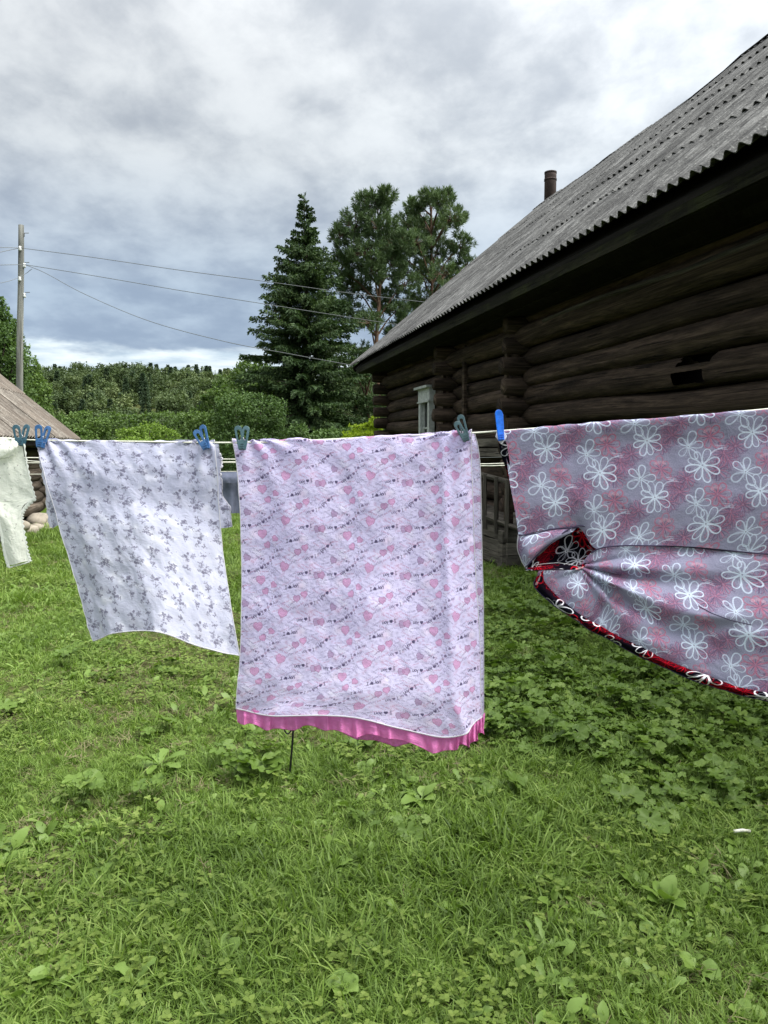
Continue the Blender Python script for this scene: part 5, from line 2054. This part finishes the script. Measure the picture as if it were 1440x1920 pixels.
patch('upper_panel', robe, 'floral_in', ru, 190, 90, arc=1.0, wrinkle=.0032, seed=11, wsx=8, wsy=8, uv0=(-.06, .0), disp=lambda u, v, U, V: .003 * np.sin(u * 60) * np.exp(-v * 20) * np.clip(v * 40, 0, 1))
rl2 = [
    row([(1012, 1066), (1045, 1064), (1085, 1060), (1119, 1030), (1180, 1023), (1290, 1025), (1440, 1039), (1720, 1063)], [1.85, 1.84, 1.83, 1.815, 1.80, 1.785, 1.75, 1.69]),
    row([(1008, 1076), (1045, 1082), (1095, 1085), (1135, 1070), (1195, 1072), (1300, 1080), (1440, 1095), (1720, 1125)], [1.85, 1.83, 1.81, 1.795, 1.78, 1.765, 1.735, 1.68]),
    row([(1006, 1086), (1048, 1100), (1105, 1115), (1155, 1125), (1215, 1140), (1310, 1150), (1440, 1165), (1720, 1195)], [1.85, 1.82, 1.79, 1.775, 1.76, 1.745, 1.72, 1.665]),
    row([(1004, 1092), (1046, 1122), (1100, 1155), (1160, 1185), (1235, 1215), (1325, 1235), (1440, 1245), (1720, 1275)], [1.85, 1.82, 1.79, 1.775, 1.76, 1.745, 1.715, 1.66]),
    row([(1002, 1097), (1040, 1132), (1092, 1168), (1155, 1202), (1235, 1242), (1330, 1277), (1436, 1306), (1720, 1352)], [1.85, 1.825, 1.80, 1.785, 1.77, 1.755, 1.725, 1.67])]
o, Gr = patch('lower_panel', robe, 'floral_in', rl2, 200, 110, arc=.45, wrinkle=.0042, seed=12, wsx=7, wsy=11, uv0=(-.008, -.215), pinned_top=False, pixdisp=folds)
# seams
ov = lambda G_, k0=0, k1=None: G_[k0:k1]
seam_px = [(972, 1003), (990, 1001), (1010, 998), (1030, 992), (1060, 989), (1085, 988)]
hem('seam', robe, 'seam', [P(x, y + 1, 1.828) for x, y in cr(np.array(seam_px, float), np.linspace(0, 5, 60))], .0020, 1)
hem('seam', robe, 'seam', [Vector(q) - Vector((0, .004, 0)) for q in Gr[0][np.linspace(78, 200, 90).astype(int)]], .0018, 1)
hem('seam', robe, 'seam', [P(x, y, 1.70) for x, y in ((1310, 1137), (1335, 1150), (1370, 1163), (1410, 1172))], .0012, 1)
# sleeve flap left of the opening
rf = [row([(972, 1003), (990, 1001), (1010, 998), (1035, 992), (1062, 989), (1084, 988)], 1.832),
      row([(970, 1018), (984, 1014), (1004, 1010), (1028, 1006), (1050, 1003), (1072, 998)], [1.835, 1.82, 1.815, 1.815, 1.82, 1.825]),
      row([(971, 1034), (982, 1030), (998, 1026), (1014, 1022), (1030, 1018), (1048, 1012)], [1.84, 1.815, 1.81, 1.81, 1.815, 1.825]),
      row([(977, 1052), (984, 1048), (993, 1043), (1003, 1038), (1014, 1032), (1026, 1026)], [1.84, 1.82, 1.81, 1.81, 1.815, 1.825]),
      row([(985, 1065), (987, 1062), (990, 1059), (994, 1055), (998, 1050), (1004, 1044)], [1.84, 1.835, 1.83, 1.825, 1.825, 1.83])]
o, Gf = patch('sleeve_flap', robe, 'floral_in', rf, 50, 40, wrinkle=.002, seed=13, uv0=(.0, -.2), pinned_top=False)
hem('flap_edge', robe, 'white_cloth', Gf[:, 0], .0014, 1)
# the dark inside of the sleeve seen through the opening
ri = [row([(985, 1066), (1010, 1040), (1040, 1014), (1066, 994), (1085, 986), (1104, 990), (1114, 1002)], [1.86, 1.87, 1.88, 1.885, 1.88, 1.87, 1.85]),
      row([(988, 1067), (1014, 1050), (1046, 1030), (1072, 1016), (1090, 1010), (1108, 1012), (1119, 1022)], [1.86, 1.885, 1.90, 1.905, 1.90, 1.885, 1.85]),
      row([(992, 1068), (1016, 1060), (1046, 1050), (1072, 1042), (1092, 1036), (1108, 1034), (1119, 1036)], [1.86, 1.875, 1.885, 1.89, 1.885, 1.87, 1.845]),
      row([(996, 1069), (1016, 1069), (1042, 1068), (1066, 1067), (1088, 1064), (1104, 1056), (1116, 1044)], [1.855, 1.85, 1.845, 1.84, 1.835, 1.83, 1.825])]
patch('sleeve_inside', robe, 'floral_out', ri, 70, 50, wrinkle=.003, seed=14, uv0=(.31, .1), pinned_top=False)
rc = cr(np.array([(985, 1064), (1012, 1036), (1040, 1012), (1064, 994), (1084, 986), (1102, 990), (1114, 1004), (1119, 1022), (1117, 1040), (1104, 1056), (1086, 1065), (1060, 1068), (1030, 1068), (1000, 1069), (985, 1066)], float), np.linspace(0, 14, 130))
hem('cuff_edge', robe, 'seam', [P(x, y, 1.822) for x, y in rc], .0016, 1)
# lower lip of the opening: a strip of the dark outside with a pale thread
rp_ = [row([(985, 1066), (1010, 1063), (1040, 1058), (1070, 1060), (1092, 1058), (1112, 1044)], [1.83, 1.825, 1.82, 1.82, 1.82, 1.82]),
       row([(986, 1070), (1010, 1069), (1040, 1067), (1070, 1068), (1090, 1066), (1114, 1050)], [1.825, 1.815, 1.81, 1.812, 1.815, 1.815])]
patch('cuff', robe, 'floral_out', rp_, 50, 6, wrinkle=.001, seed=15, uv0=(.2, .02), pinned_top=False)
hem('cuff_thread', robe, 'white_cloth', [P(x, y, 1.808) for x, y in ((1000, 1060), (1020, 1057), (1045, 1055), (1070, 1058), (1085, 1062))], .0006, 1)
# dark turned-up band along the hem
b0 = [(1020, 1070), (1022, 1092), (1050, 1122), (1100, 1160), (1160, 1192), (1240, 1232), (1330, 1268), (1436, 1299), (1720, 1345)]
b1 = [(1004, 1082), (1002, 1100), (1030, 1128), (1086, 1168), (1150, 1204), (1234, 1247), (1326, 1284), (1434, 1312), (1720, 1360)]
dd_ = [1.845, 1.84, 1.82, 1.79, 1.775, 1.76, 1.745, 1.715, 1.66]
rband = [row(b0, [d - .006 for d in dd_]), row([((a[0] + b[0]) / 2, (a[1] + b[1]) / 2) for a, b in zip(b0, b1)], [d - .013 for d in dd_]), row(b1, [d - .002 for d in dd_])]
o, Gh = patch('hem_band', robe, 'floral_out', rband, 160, 8, arc=1.0, wrinkle=.0022, seed=16, uv0=(.05, .16), pinned_top=False, wsx=26, uvrot=.6)
hem('hem_edge', robe, 'seam', Gh[-1], .0013, 2)
# dark front edge and white care label under the blue peg
re_ = [row([(931, 810), (944, 808)], 1.846), row([(935, 832), (950, 834)], [1.85, 1.84]), row([(941, 858), (955, 860)], [1.852, 1.84]), row([(950, 884), (958, 884)], [1.855, 1.845]), row([(962, 930), (966, 930)], [1.86, 1.85])]
patch('front_edge', robe, 'floral_out', re_, 8, 40, wrinkle=.002, seed=17, uv0=(.12, .23), pinned_top=False)
mb = MB()
lb = [P(932, 806, 1.838), P(929, 819, 1.833), P(941, 833, 1.828), P(951, 818, 1.829), P(944, 806, 1.834)]
off = Vector(robe.location)
mb.add([p - off for p in lb] + [p - off + Vector((0, .0012, 0)) for p in lb], [(0, 1, 2, 3, 4), (9, 8, 7, 6, 5)] + [(i, 5 + i, 5 + (i + 1) % 5, (i + 1) % 5) for i in range(5)])
mb.build('care_label', M['white_cloth'], robe)
# back half of the robe hanging behind
rbk = [toprow(X3, up=1.0), row([(x + 6, 850 - (x - 944) * .07) for x in X3], [d + .03 for d in DR]), row([(x + 14, 920 - (x - 944) * .03) for x in X3], [d + .05 for d in DR]), row([(x + 24 if x > 950 else x + 30, 985) for x in X3], [d + .06 for d in DR])]
patch('back_panel', robe, 'floral_out', rbk, 60, 30, wrinkle=.004, seed=18, uv0=(.4, .3))

# ---- cream garment at the left edge
y_, D0 = line_at(0)
bodysuit = thing('cream_camisole', 'pale cream garment with lace-edged straps cut by the left edge of the photo', 'camisole', P(0, y_, D0))
X4 = [-150, -100, -50, 0, 43]
rcm = drape(X4, [
    row([(-158, 870), (-105, 870), (-50, 870), (2, 870), (50, 872)], [2.05, 2.03, 2.01, 1.99, 1.985]),
    row([(-166, 905), (-110, 905), (-52, 905), (6, 905), (57, 905)], [2.05, 2.02, 2.0, 1.985, 1.98]),
    row([(-172, 932), (-112, 934), (-52, 936), (6, 940), (65, 933)], [2.05, 2.02, 1.995, 1.98, 1.98])])
o, Gc = patch('body', bodysuit, 'cream', rcm, 90, 60, wrinkle=.005, seed=21, disp=fold_from([(.92, .006)]), wsx=14)
rst = [row([(-30, 937), (0, 938), (30, 938), (65, 933)], [1.99, 1.985, 1.98, 1.98]),
       row([(-18, 955), (2, 956), (22, 956), (44, 950)], 1.975),
       row([(-8, 975), (6, 975), (22, 975), (40, 972)], [1.975, 1.965, 1.965, 1.97]),
       row([(3, 1010), (15, 1008), (30, 1008), (46, 1008)], [1.975, 1.96, 1.96, 1.97]),
       row([(10, 1040), (22, 1038), (36, 1036), (50, 1034)], [1.975, 1.96, 1.96, 1.97]),
       row([(16, 1060), (28, 1058), (40, 1054), (55, 1052)], [1.975, 1.962, 1.962, 1.97])]
o, Gst = patch('strap', bodysuit, 'cream', rst, 40, 70, wrinkle=.004, seed=22, pinned_top=False)


def lace(pts, rad, seed, wid=.006, outward=1):
    """scalloped lace edging"""
    off_ = Vector(bodysuit.location)
    m_ = MB()
    pts = [Vector(p) for p in pts]
    L = 0
    v, f, uv = [], [], []
    for i, p in enumerate(pts):
        t = (pts[min(i + 1, len(pts) - 1)] - pts[max(i - 1, 0)]).normalized()
        s = Vector((t.z, 0, -t.x)) * outward
        w = wid * (.45 + .55 * abs(math.sin(i * .62)))
        v += [p - off_ - s * wid * .5 - Vector((0, .002, 0)), p - off_ + s * w * .5 - Vector((0, .004, 0)), p - off_ + s * w + Vector((0, .002 * math.sin(i * 1.2), 0))]
        uv += [(i * .002, 0), (i * .002, .003), (i * .002, .006)]
    for i in range(len(pts) - 1):
        a = i * 3
        f += [(a, a + 3, a + 4, a + 1), (a + 1, a + 4, a + 5, a + 2)]
    m_.add(v, f, uv)
    m_.build('lace', M['lace'], bodysuit, True)


def dense(pts, n, D):
    c = cr(np.array(pts, float), np.linspace(0, len(pts) - 1, n))
    return [P(x, y, D) for x, y in c]


lace(dense([(66, 933), (50, 948), (41, 962), (40, 980), (45, 1010), (50, 1034), (56, 1053)], 90, 1.972), 0, 1, .007, -1)
lace(dense([(-10, 960), (0, 985), (6, 1015), (11, 1042), (17, 1063)], 60, 1.972), 0, 2, .007, 1)
lace(dense([(45, 832), (51, 872), (58, 905), (66, 933)], 50, 1.982), 0, 3, .0028, -1)
lace(dense([(17, 1064), (30, 1060), (42, 1057), (56, 1053)], 24, 1.970), 0, 4, .003, 1)
rcol = [row([(-30, 826), (2, 824), (20, 826), (34, 828)], [2.0, 1.985, 1.98, 1.985]), row([(-32, 840), (0, 842), (22, 838), (36, 834)], [1.99, 1.965, 1.965, 1.98]),
        row([(-30, 858), (0, 856), (18, 850), (30, 842)], [1.99, 1.965, 1.965, 1.975]), row([(-26, 862), (-4, 862), (10, 859), (26, 853)], [1.995, 1.975, 1.975, 1.975])]
o, Gcl = patch('folded_collar', bodysuit, 'cream', rcol, 40, 30, wrinkle=.005, seed=24, pinned_top=False)
hem('collar_edge', bodysuit, 'lace', Gcl[-1], .0014, 1)


# ---- pegs
def pin_arm_mesh(L, W, T, slot=True):
    """rounded lever with a long slot, along +z, grip end up"""
    n = 8
    outer = [(W / 2 * math.cos(PI * i / n), L - W / 2 + W / 2 * math.sin(PI * i / n)) for i in range(n + 1)]
    outer += [(-W * .46, L * .3), (-W * .40, 0), (W * .40, 0), (W * .46, L * .3)]
    zc = L * .40
    w2 = W * .21
    top = L - W * .55
    inner = []
    for i in range(n + 1):
        inner.append((w2 * math.cos(PI * i / n), top - w2 + w2 * math.sin(PI * i / n)))
    inner += [(-w2, L * .5), (-w2, zc), (w2, zc), (w2, L * .5)]
    v, f = [], []
    k = len(outer)
    for y in (0, T):
        v += [(x, y, z) for x, z in outer]
        dy = 0 if slot else (.0012 if y == 0 else -.0)
        v += [(x, y + dy, z) for x, z in inner]
    for i in range(k):
        j = (i + 1) % k
        f.append((i, j, k + j, k + i))                                  # front face ring
        f.append((2 * k + j, 2 * k + i, 3 * k + i, 3 * k + j))          # back face ring
        f.append((j, i, 2 * k + i, 2 * k + j))                          # outer rim
        if slot: f.append((k + i, k + j, 3 * k + j, 3 * k + i))
    if not slot:
        f.append(tuple(range(k, 2 * k)))
        f.append(tuple(reversed(range(3 * k, 4 * k))))
    return v, f


def plastic(name, col, rough=.38):
    m, k, out = new_mat(name)
    geo = k.new('ShaderNodeNewGeometry')
    n = k.noise(geo.outputs['Position'], 160, 3, .6)
    c = k.mix(k.mapr(n, .35, .7), tuple(x * .85 for x in col), tuple(min(1, x * 1.2 + .01) for x in col))
    b = principled(k, c, rough, .45, n, .12, .001)
    b.inputs['Subsurface Weight'].default_value = 0.0
    k.l.new(b.outputs[0], out.inputs[0])
    return m


M['peg_teal'] = plastic('teal_plastic', (0.026, 0.078, 0.108))
M['peg_blue'] = plastic('mid_blue_plastic', (0.028, 0.098, 0.24))
M['peg_petrol'] = plastic('petrol_plastic', (0.05, 0.105, 0.125))
M['peg_dark'] = plastic('dark_petrol_plastic', (0.03, 0.068, 0.08))
M['peg_bright'] = plastic('bright_blue_plastic', (0.010, 0.13, 0.62), .3)
M['spring'] = plain_mat('steel_spring', (.35, .36, .37), .35, .5, metal=.8)


def peg(tips, jaw, mat, label, D, slot=True):
    """tips: photo pixels of the two grip ends, jaw: the gripping end"""
    J = P(jaw[0], jaw[1], D - .010)
    t = thing('clothespin', label, 'clothespin', J, 0, 'plastic clothespins on the washing line')
    for i, (tx, ty) in enumerate(tips):
        Tq = P(tx, ty, D - .012 + i * .018)
        q = Tq - J
        q2 = q.copy()
        L = q.length
        W = 15.0 * PXM * .92
        v, f = pin_arm_mesh(L, W, .0042, slot)
        b_ = MB(); b_.add([Vector(p) for p in v], f)
        z = q.normalized(); y = Vector((0.25 if i else -.25, 1, 0)); y = (y - z * y.dot(z)).normalized(); x = y.cross(z)
        R = Matrix((x, y, z)).transposed().to_4x4()
        R.translation = Vector((0, .002 + i * .010, 0))
        a = b_.build('lever', M[mat], t)
        a.matrix_basis = R
        bv = a.modifiers.new('round', 'BEVEL'); bv.width = .0007; bv.segments = 2; bv.limit_method = 'ANGLE'
    mid = (P(tips[0][0], tips[0][1], D) + P(tips[1][0], tips[1][1], D)) / 2 - J
    # jaw block and ribs
    b_ = MB()
    ax = mid.normalized()
    Rz = orient(ax.cross(Vector((0, 1, 0))).normalized(), ax).to_3x3()
    b_.box(ax * .008 + Vector((0, .006, 0)), (.0105, .010, .015), Rz)
    for k_ in range(3):
        b_.box(ax * (.004 + .0055 * k_) + Vector((0, -.0002, 0)), (.0108, .003, .0018), Rz)
    b_.build('jaw', M[mat], t)
    b_ = MB()
    cpt = ax * (mid.length * .45) + Vector((0, .006, 0))
    pts = []
    for i in range(28):
        a = i / 27 * 4 * PI
        pts.append(cpt + Vector((math.cos(a) * .0042, -.005 + i * .0005, math.sin(a) * .0042)))
    b_.tube(pts, .0006, 5)
    b_.build('spring_ring', M['spring'], t)
    return t


peg([(28, 796), (46, 795)], (36, 836), 'peg_teal', 'dark teal clothespin holding the cream garment at the left edge', 1.985)
peg([(71, 796), (87, 798)], (73, 839), 'peg_blue', 'mid blue clothespin on the left shoulder of the sprigged dress', 1.975)
peg([(365, 806), (376, 796)], (386, 842), 'peg_blue', 'tilted mid blue clothespin on the right shoulder of the sprigged dress', 1.905)
peg([(445, 798), (460, 798)], (453, 843), 'peg_petrol', 'grey-teal clothespin at the left corner of the hearts nightgown', 1.89)
peg([(855, 790), (863, 777)], (876, 827), 'peg_dark', 'dark petrol clothespin leaning at the right corner of the hearts nightgown', 1.845)
peg([(935, 768), (937, 771)], (941, 826), 'peg_bright', 'bright blue one-piece clothespin pinching the floral robe', 1.83, slot=False)

# ---- blue-grey sheet on the far line
bx_ = [380, 420, 450, 500, 560]
sh = thing('blue_grey_sheet', 'blue-grey sheet with a folded top band hanging on the far line', 'sheet', P(440, 884, 7.8))
patch('cloth', sh, 'blue_sheet', [row([(x, 885 - (x - 400) * .01) for x in bx_], 7.8), row([(x, 912) for x in bx_], [7.78, 7.76, 7.78, 7.75, 7.78]), row([(x, 962) for x in bx_], [7.78, 7.74, 7.79, 7.74, 7.78])], 60, 40, wrinkle=.02, seed=31, wsx=5, wsy=2,
      disp=lambda u, v, U, V: .02 * np.sin(u * 30) * v)
patch('top_band', sh, 'blue_sheet', [row([(x, 885.5 - (x - 400) * .01) for x in bx_], 7.74), row([(x, 896) for x in bx_], 7.70), row([(x, 905) for x in bx_], 7.70)], 40, 8, wrinkle=.006, seed=32)

# ---- black cord standing in the grass behind the nightgown
cw = []
Dc = 3.35
for (x, y) in ((552, 1250), (550, 1350), (549, 1380), (546, 1420), (543.5, 1450), (543, 1486)):
    cw.append(P(x, y, Dc))
mb = MB()
mb.tube([Vector(q) for q in cr(np.array([tuple(q) for q in cw]), np.linspace(0, 5, 30))], .0048, 7)
lp = cr(np.array([tuple(P(x, y, Dc - .01)) for (x, y) in ((551, 1335), (541, 1342), (533, 1358), (534, 1370), (540, 1376), (546, 1368), (548, 1352), (549, 1340))]), np.linspace(0, 7, 40))
mb.tube([Vector(q) for q in lp], .0035, 6)
o = mb.build('cord', M['cord_black'], None, True)
o['label'] = 'thin black looped cord hanging down to the grass below the pink frill'; o['category'] = 'cord'
# ------------------------------------------------------------------ lawn growth
def grow():
    def place_pts(x, y, smin, smax, tilt=.25):
        n = len(x)
        z = gz(x, y)
        rot = np.stack([RNG.normal(0, tilt, n), RNG.normal(0, tilt, n), RNG.uniform(0, 6.28, n)], -1)
        return np.stack([x, y, z], -1), rot, RNG.uniform(smin, smax, n)

    tufts = [tuft(100 + i, 22, (.045, .06, .075, .055, .09, .04)[i], (.9, .7, 1, 1.2, .8, 1.3)[i]) for i in range(6)]
    gc = proto_collection('grass_source', tufts)
    xs, ys, sc = [], [], []
    for (n, y0, y1, s0, s1) in ((24000, 1.35, 3.6, .5, 1.15), (24000, 3.4, 7.5, .75, 1.3), (24000, 7.0, 17, 1.3, 2.2), (15000, 16, 40, 2.2, 3.6)):
        x, y = spread_points(n * 2, y0, y1)
        x, y = x[:n], y[:n]
        xs.append(x); ys.append(y); sc.append(RNG.uniform(s0, s1, len(x)))
    x, y, s = map(np.concatenate, (xs, ys, sc))
    # the growth is uneven: worn places and lush ones
    dn = fbm(x * .9 + 5, y * .9, 3, 70)
    keep = off_buildings(x, y) & (RNG.random(len(x)) < np.clip(.95 + .35 * dn, .3, 1) * np.where(fbm(x * .8 + 20, y * .8 + 3, 3, 90) > .55, .38, 1))
    x, y, s, dn = x[keep], y[keep], s[keep], dn[keep]
    s = s * (1 + .35 * fbm(x * 1.3, y * 1.3 + 8, 2, 75))
    # longer tuft right of the middle
    lush = np.exp(-(((x - .55) / .45) ** 2 + ((y - 2.75) / .35) ** 2))
    s = s * (1 + .6 * lush)
    p, r, _ = place_pts(x, y, 1, 1)
    idx = RNG.integers(0, 6, len(x))
    scatter('grass', p, r, s, idx, gc, kind='stuff')
    # dry thatch between the blades
    dry = []
    for i in range(3):
        random.seed(200 + i)
        m_ = MB()
        for _ in range(16):
            q = .035
            blade(m_, (random.uniform(-q, q), random.uniform(-q, q), random.uniform(.002, .02)), random.uniform(0, 6.3), random.uniform(.03, .07), .0014, random.uniform(-.1, .5), .5, 3)
        dry.append(mesh('thatch', m_.v, m_.f, M['dry']))
    dc = proto_collection('thatch_source', dry)
    x, y = spread_points(22000, 1.35, 12)
    w = fbm(x * .8 + 20, y * .8 + 3, 3, 90)
    k_ = (RNG.random(len(x)) < np.clip(-.05 + 1.1 * w, .06, .95)) & off_buildings(x, y)
    x, y = x[k_], y[k_]
    p, r, s = place_pts(x, y, .8, 1.5)
    scatter('dry_grass', p, r, s, RNG.integers(0, 3, len(x)), dc, kind='stuff')
    # mallow patch on the right, in the barn's lee
    mc = proto_collection('mallow_source', [mallow(300 + i, 8, .045 + .012 * i, .028 + .005 * (i % 3)) for i in range(5)])
    x, y = spread_points(26000, 2.2, 11.5)
    a, s_ = to_barn(x, y)
    px = 720 + x / y * FPX; py = 835 + CAMZ / y * FPX
    patchy = fbm(x * 1.1, y * 1.1 + 30, 3, 33)
    m1 = (px > 880 + 40 * patchy) & (py > 1100) & (py < 1435 + 40 * patchy) & (patchy > -.62)
    m2 = (px > 560) & (px < 900) & (py > 1375) & (py < 1440) & (patchy > .1)
    m3 = RNG.random(len(x)) < .012
    m4 = (px > 1150) & (py >= 1400) & (py < 1560) & (patchy > .05)
    pr = np.where(m1, .35 + .35 * np.clip((py - 1100) / 150, 0, 1), 0) + np.where(m2 | m4, .4, 0) + np.where(m3, 1, 0)
    k_ = (RNG.random(len(x)) < pr) & off_buildings(x, y)
    x, y = x[k_], y[k_]
    p, r, s = place_pts(x, y, .7, 1.25, .15)
    scatter('mallow_leaves', p, r, s, RNG.integers(0, 5, len(x)), mc, kind='stuff')
    # clover and small broad leaves all over
    cc = proto_collection('clover_source', [clover(400 + i) for i in range(4)])
    x, y = spread_points(9000, 1.35, 9)
    w = fbm(x * 1.1 + 9, y * 1.1, 3, 41)
    k_ = (RNG.random(len(x)) < np.clip(.2 + 1.0 * w, .02, 1)) & off_buildings(x, y)
    x, y = x[k_], y[k_]
    p, r, s = place_pts(x, y, .8, 1.4, .15)
    scatter('clover', p, r, s, RNG.integers(0, 4, len(x)), cc, kind='stuff')
    small = []
    for i in range(6):
        mb_ = plantain_mb(3 + i % 3, (.055, .07, .05, .085, .06, .075)[i], (.014, .018, .015, .012, .02, .013)[i], 500 + i, jagged if i in (3, 5) else petiolate, .2, 1.1)
        small.append(mesh('small_weed', mb_.v, mb_.f, M['leaf_broad'], True))
    sc_ = proto_collection('weed_source', small)
    x, y = spread_points(13000, 1.35, 9)
    w = fbm(x * 1.4 + 2, y * 1.4 + 50, 3, 43)
    k_ = (RNG.random(len(x)) < np.clip(.30 + .8 * w, .04, 1)) & off_buildings(x, y)
    x, y = x[k_], y[k_]
    p, r, s = place_pts(x, y, .6, 1.25, .25)
    scatter('small_weeds', p, r, s, RNG.integers(0, 6, len(x)), sc_, kind='stuff')


grow()


# larger weeds one can pick out
def on_ground(px, py):
    D = CAMZ * FPX / (py - 835)
    for _ in range(4):
        q = P(px, py, D)
        z = gz1(q.x, q.y)
        D *= (CAMZ - z) / (CAMZ - q.z) if CAMZ - q.z > .01 else 1
    q = P(px, py, D)
    return Vector((q.x, q.y, gz1(q.x, q.y)))


def weed(px, py, n, L, W, label, seed, prof=petiolate, mat='leaf_broad', name='plantain', cat='weed', low=.1, high=.8):
    random.seed(seed)
    t = thing(name, label, cat, on_ground(px, py), 0)
    for i in range(n):
        mb_ = MB()
        az = i / n * 2 * PI + random.uniform(-.35, .35) + seed
        leaf(mb_, (0, 0, .01), az, L * random.uniform(.7, 1.1), W * random.uniform(.8, 1.15), random.uniform(low + .2, high + .2), random.uniform(.5, 1.4),
             prof, random.uniform(.1, .3), 9, .12, random.uniform(-.4, .4), random.uniform(-.25, .25))
        mb_.build('leaf', M[mat], t, True)
    return t


weed(645, 1868, 5, .075, .026, 'plantain with two big upright oval leaves at the bottom edge, right of the middle', 61, low=.5, high=1.1)
weed(100, 1850, 6, .10, .028, 'large-leaved plantain in the lower left corner of the lawn', 62, low=.4, high=1.0)
weed(252, 1858, 5, .10, .018, 'dandelion with jagged leaves at the bottom left of the lawn', 63, jagged, name='dandelion')
weed(20, 1610, 7, .12, .028, 'broad burdock-like weed with long leaves at the left edge of the lawn', 64)
weed(300, 1440, 7, .14, .032, 'pale-leaved weed in the lawn straight below the sprigged dress', 65, jagged, name='dandelion')
weed(620, 1640, 7, .09, .03, 'clump of rounded grey-green leaves below the black cord', 66)
weed(1004, 1560, 4, .09, .026, 'upright single-leafed plantain below the nightgown hem on the right', 67, low=.6, high=1.2)
weed(858, 1712, 4, .075, .026, 'plantain with a round flat leaf in the grass below the pink frill', 68)
weed(1245, 1700, 7, .10, .03, 'broad-leaved weed with tall crinkled leaves in the right part of the lawn', 69, low=.5, high=1.1)
weed(1310, 1830, 6, .085, .024, 'plantain with pale lower leaves near the bottom right corner', 70)
weed(1020, 1850, 5, .08, .022, 'toothed-leaf dandelion at the bottom, right of the middle', 71, jagged, name='dandelion')
weed(790, 1505, 7, .11, .032, 'leafy plantain clump below the right half of the pink frill', 72)
weed(1390, 1600, 5, .09, .026, 'low plantain beside the white scrap near the right edge', 73)
weed(420, 1800, 6, .07, .022, 'small plantain in the lower left middle of the lawn', 74)
weed(180, 1660, 6, .09, .026, 'plantain left of centre in the bare patch of lawn', 75)


# lobed leafy weed left of the cord
def lobed_weed(px, py, n, R, hgt, spread, label, seed):
    random.seed(seed)
    t = thing('lobed_weed', label, 'weed', on_ground(px, py), 0)
    for i in range(n):
        a = random.uniform(0, 2 * PI); r = spread * math.sqrt(random.random())
        c = (r * math.cos(a), r * math.sin(a) * .7, hgt * random.uniform(.4, 1.1))
        m_ = MB(); lobed(m_, c, R * random.uniform(.7, 1.2), 5, random.uniform(0, 6.3), random.uniform(.1, .6), random.uniform(0, 6.3))
        m_.tube([(0, 0, 0), (c[0] * .6, c[1] * .6, c[2] * .6), c], .0015, 3, False)
        m_.build('leaf', M['leaf_mallow'], t, True)


lobed_weed(468, 1468, 24, .040, .12, .14, 'bushy weed with pale lobed leaves just left of the black cord', 81)
lobed_weed(488, 1424, 12, .032, .10, .10, 'smaller lobed weed right behind the bushy one near the black cord', 82)

# scrap of white paper in the grass
q = on_ground(1392, 1580)
mb = MB()
mb.tube([Vector((-.035, 0, .045)), Vector((0, .004, .048)), Vector((.032, .01, .041))], .0065, 8)
o = mb.build('paper_scrap', M['line_white'], None, True)
o.location = q
o['label'] = 'small white rolled scrap lying in the grass near the right edge'; o['category'] = 'litter'
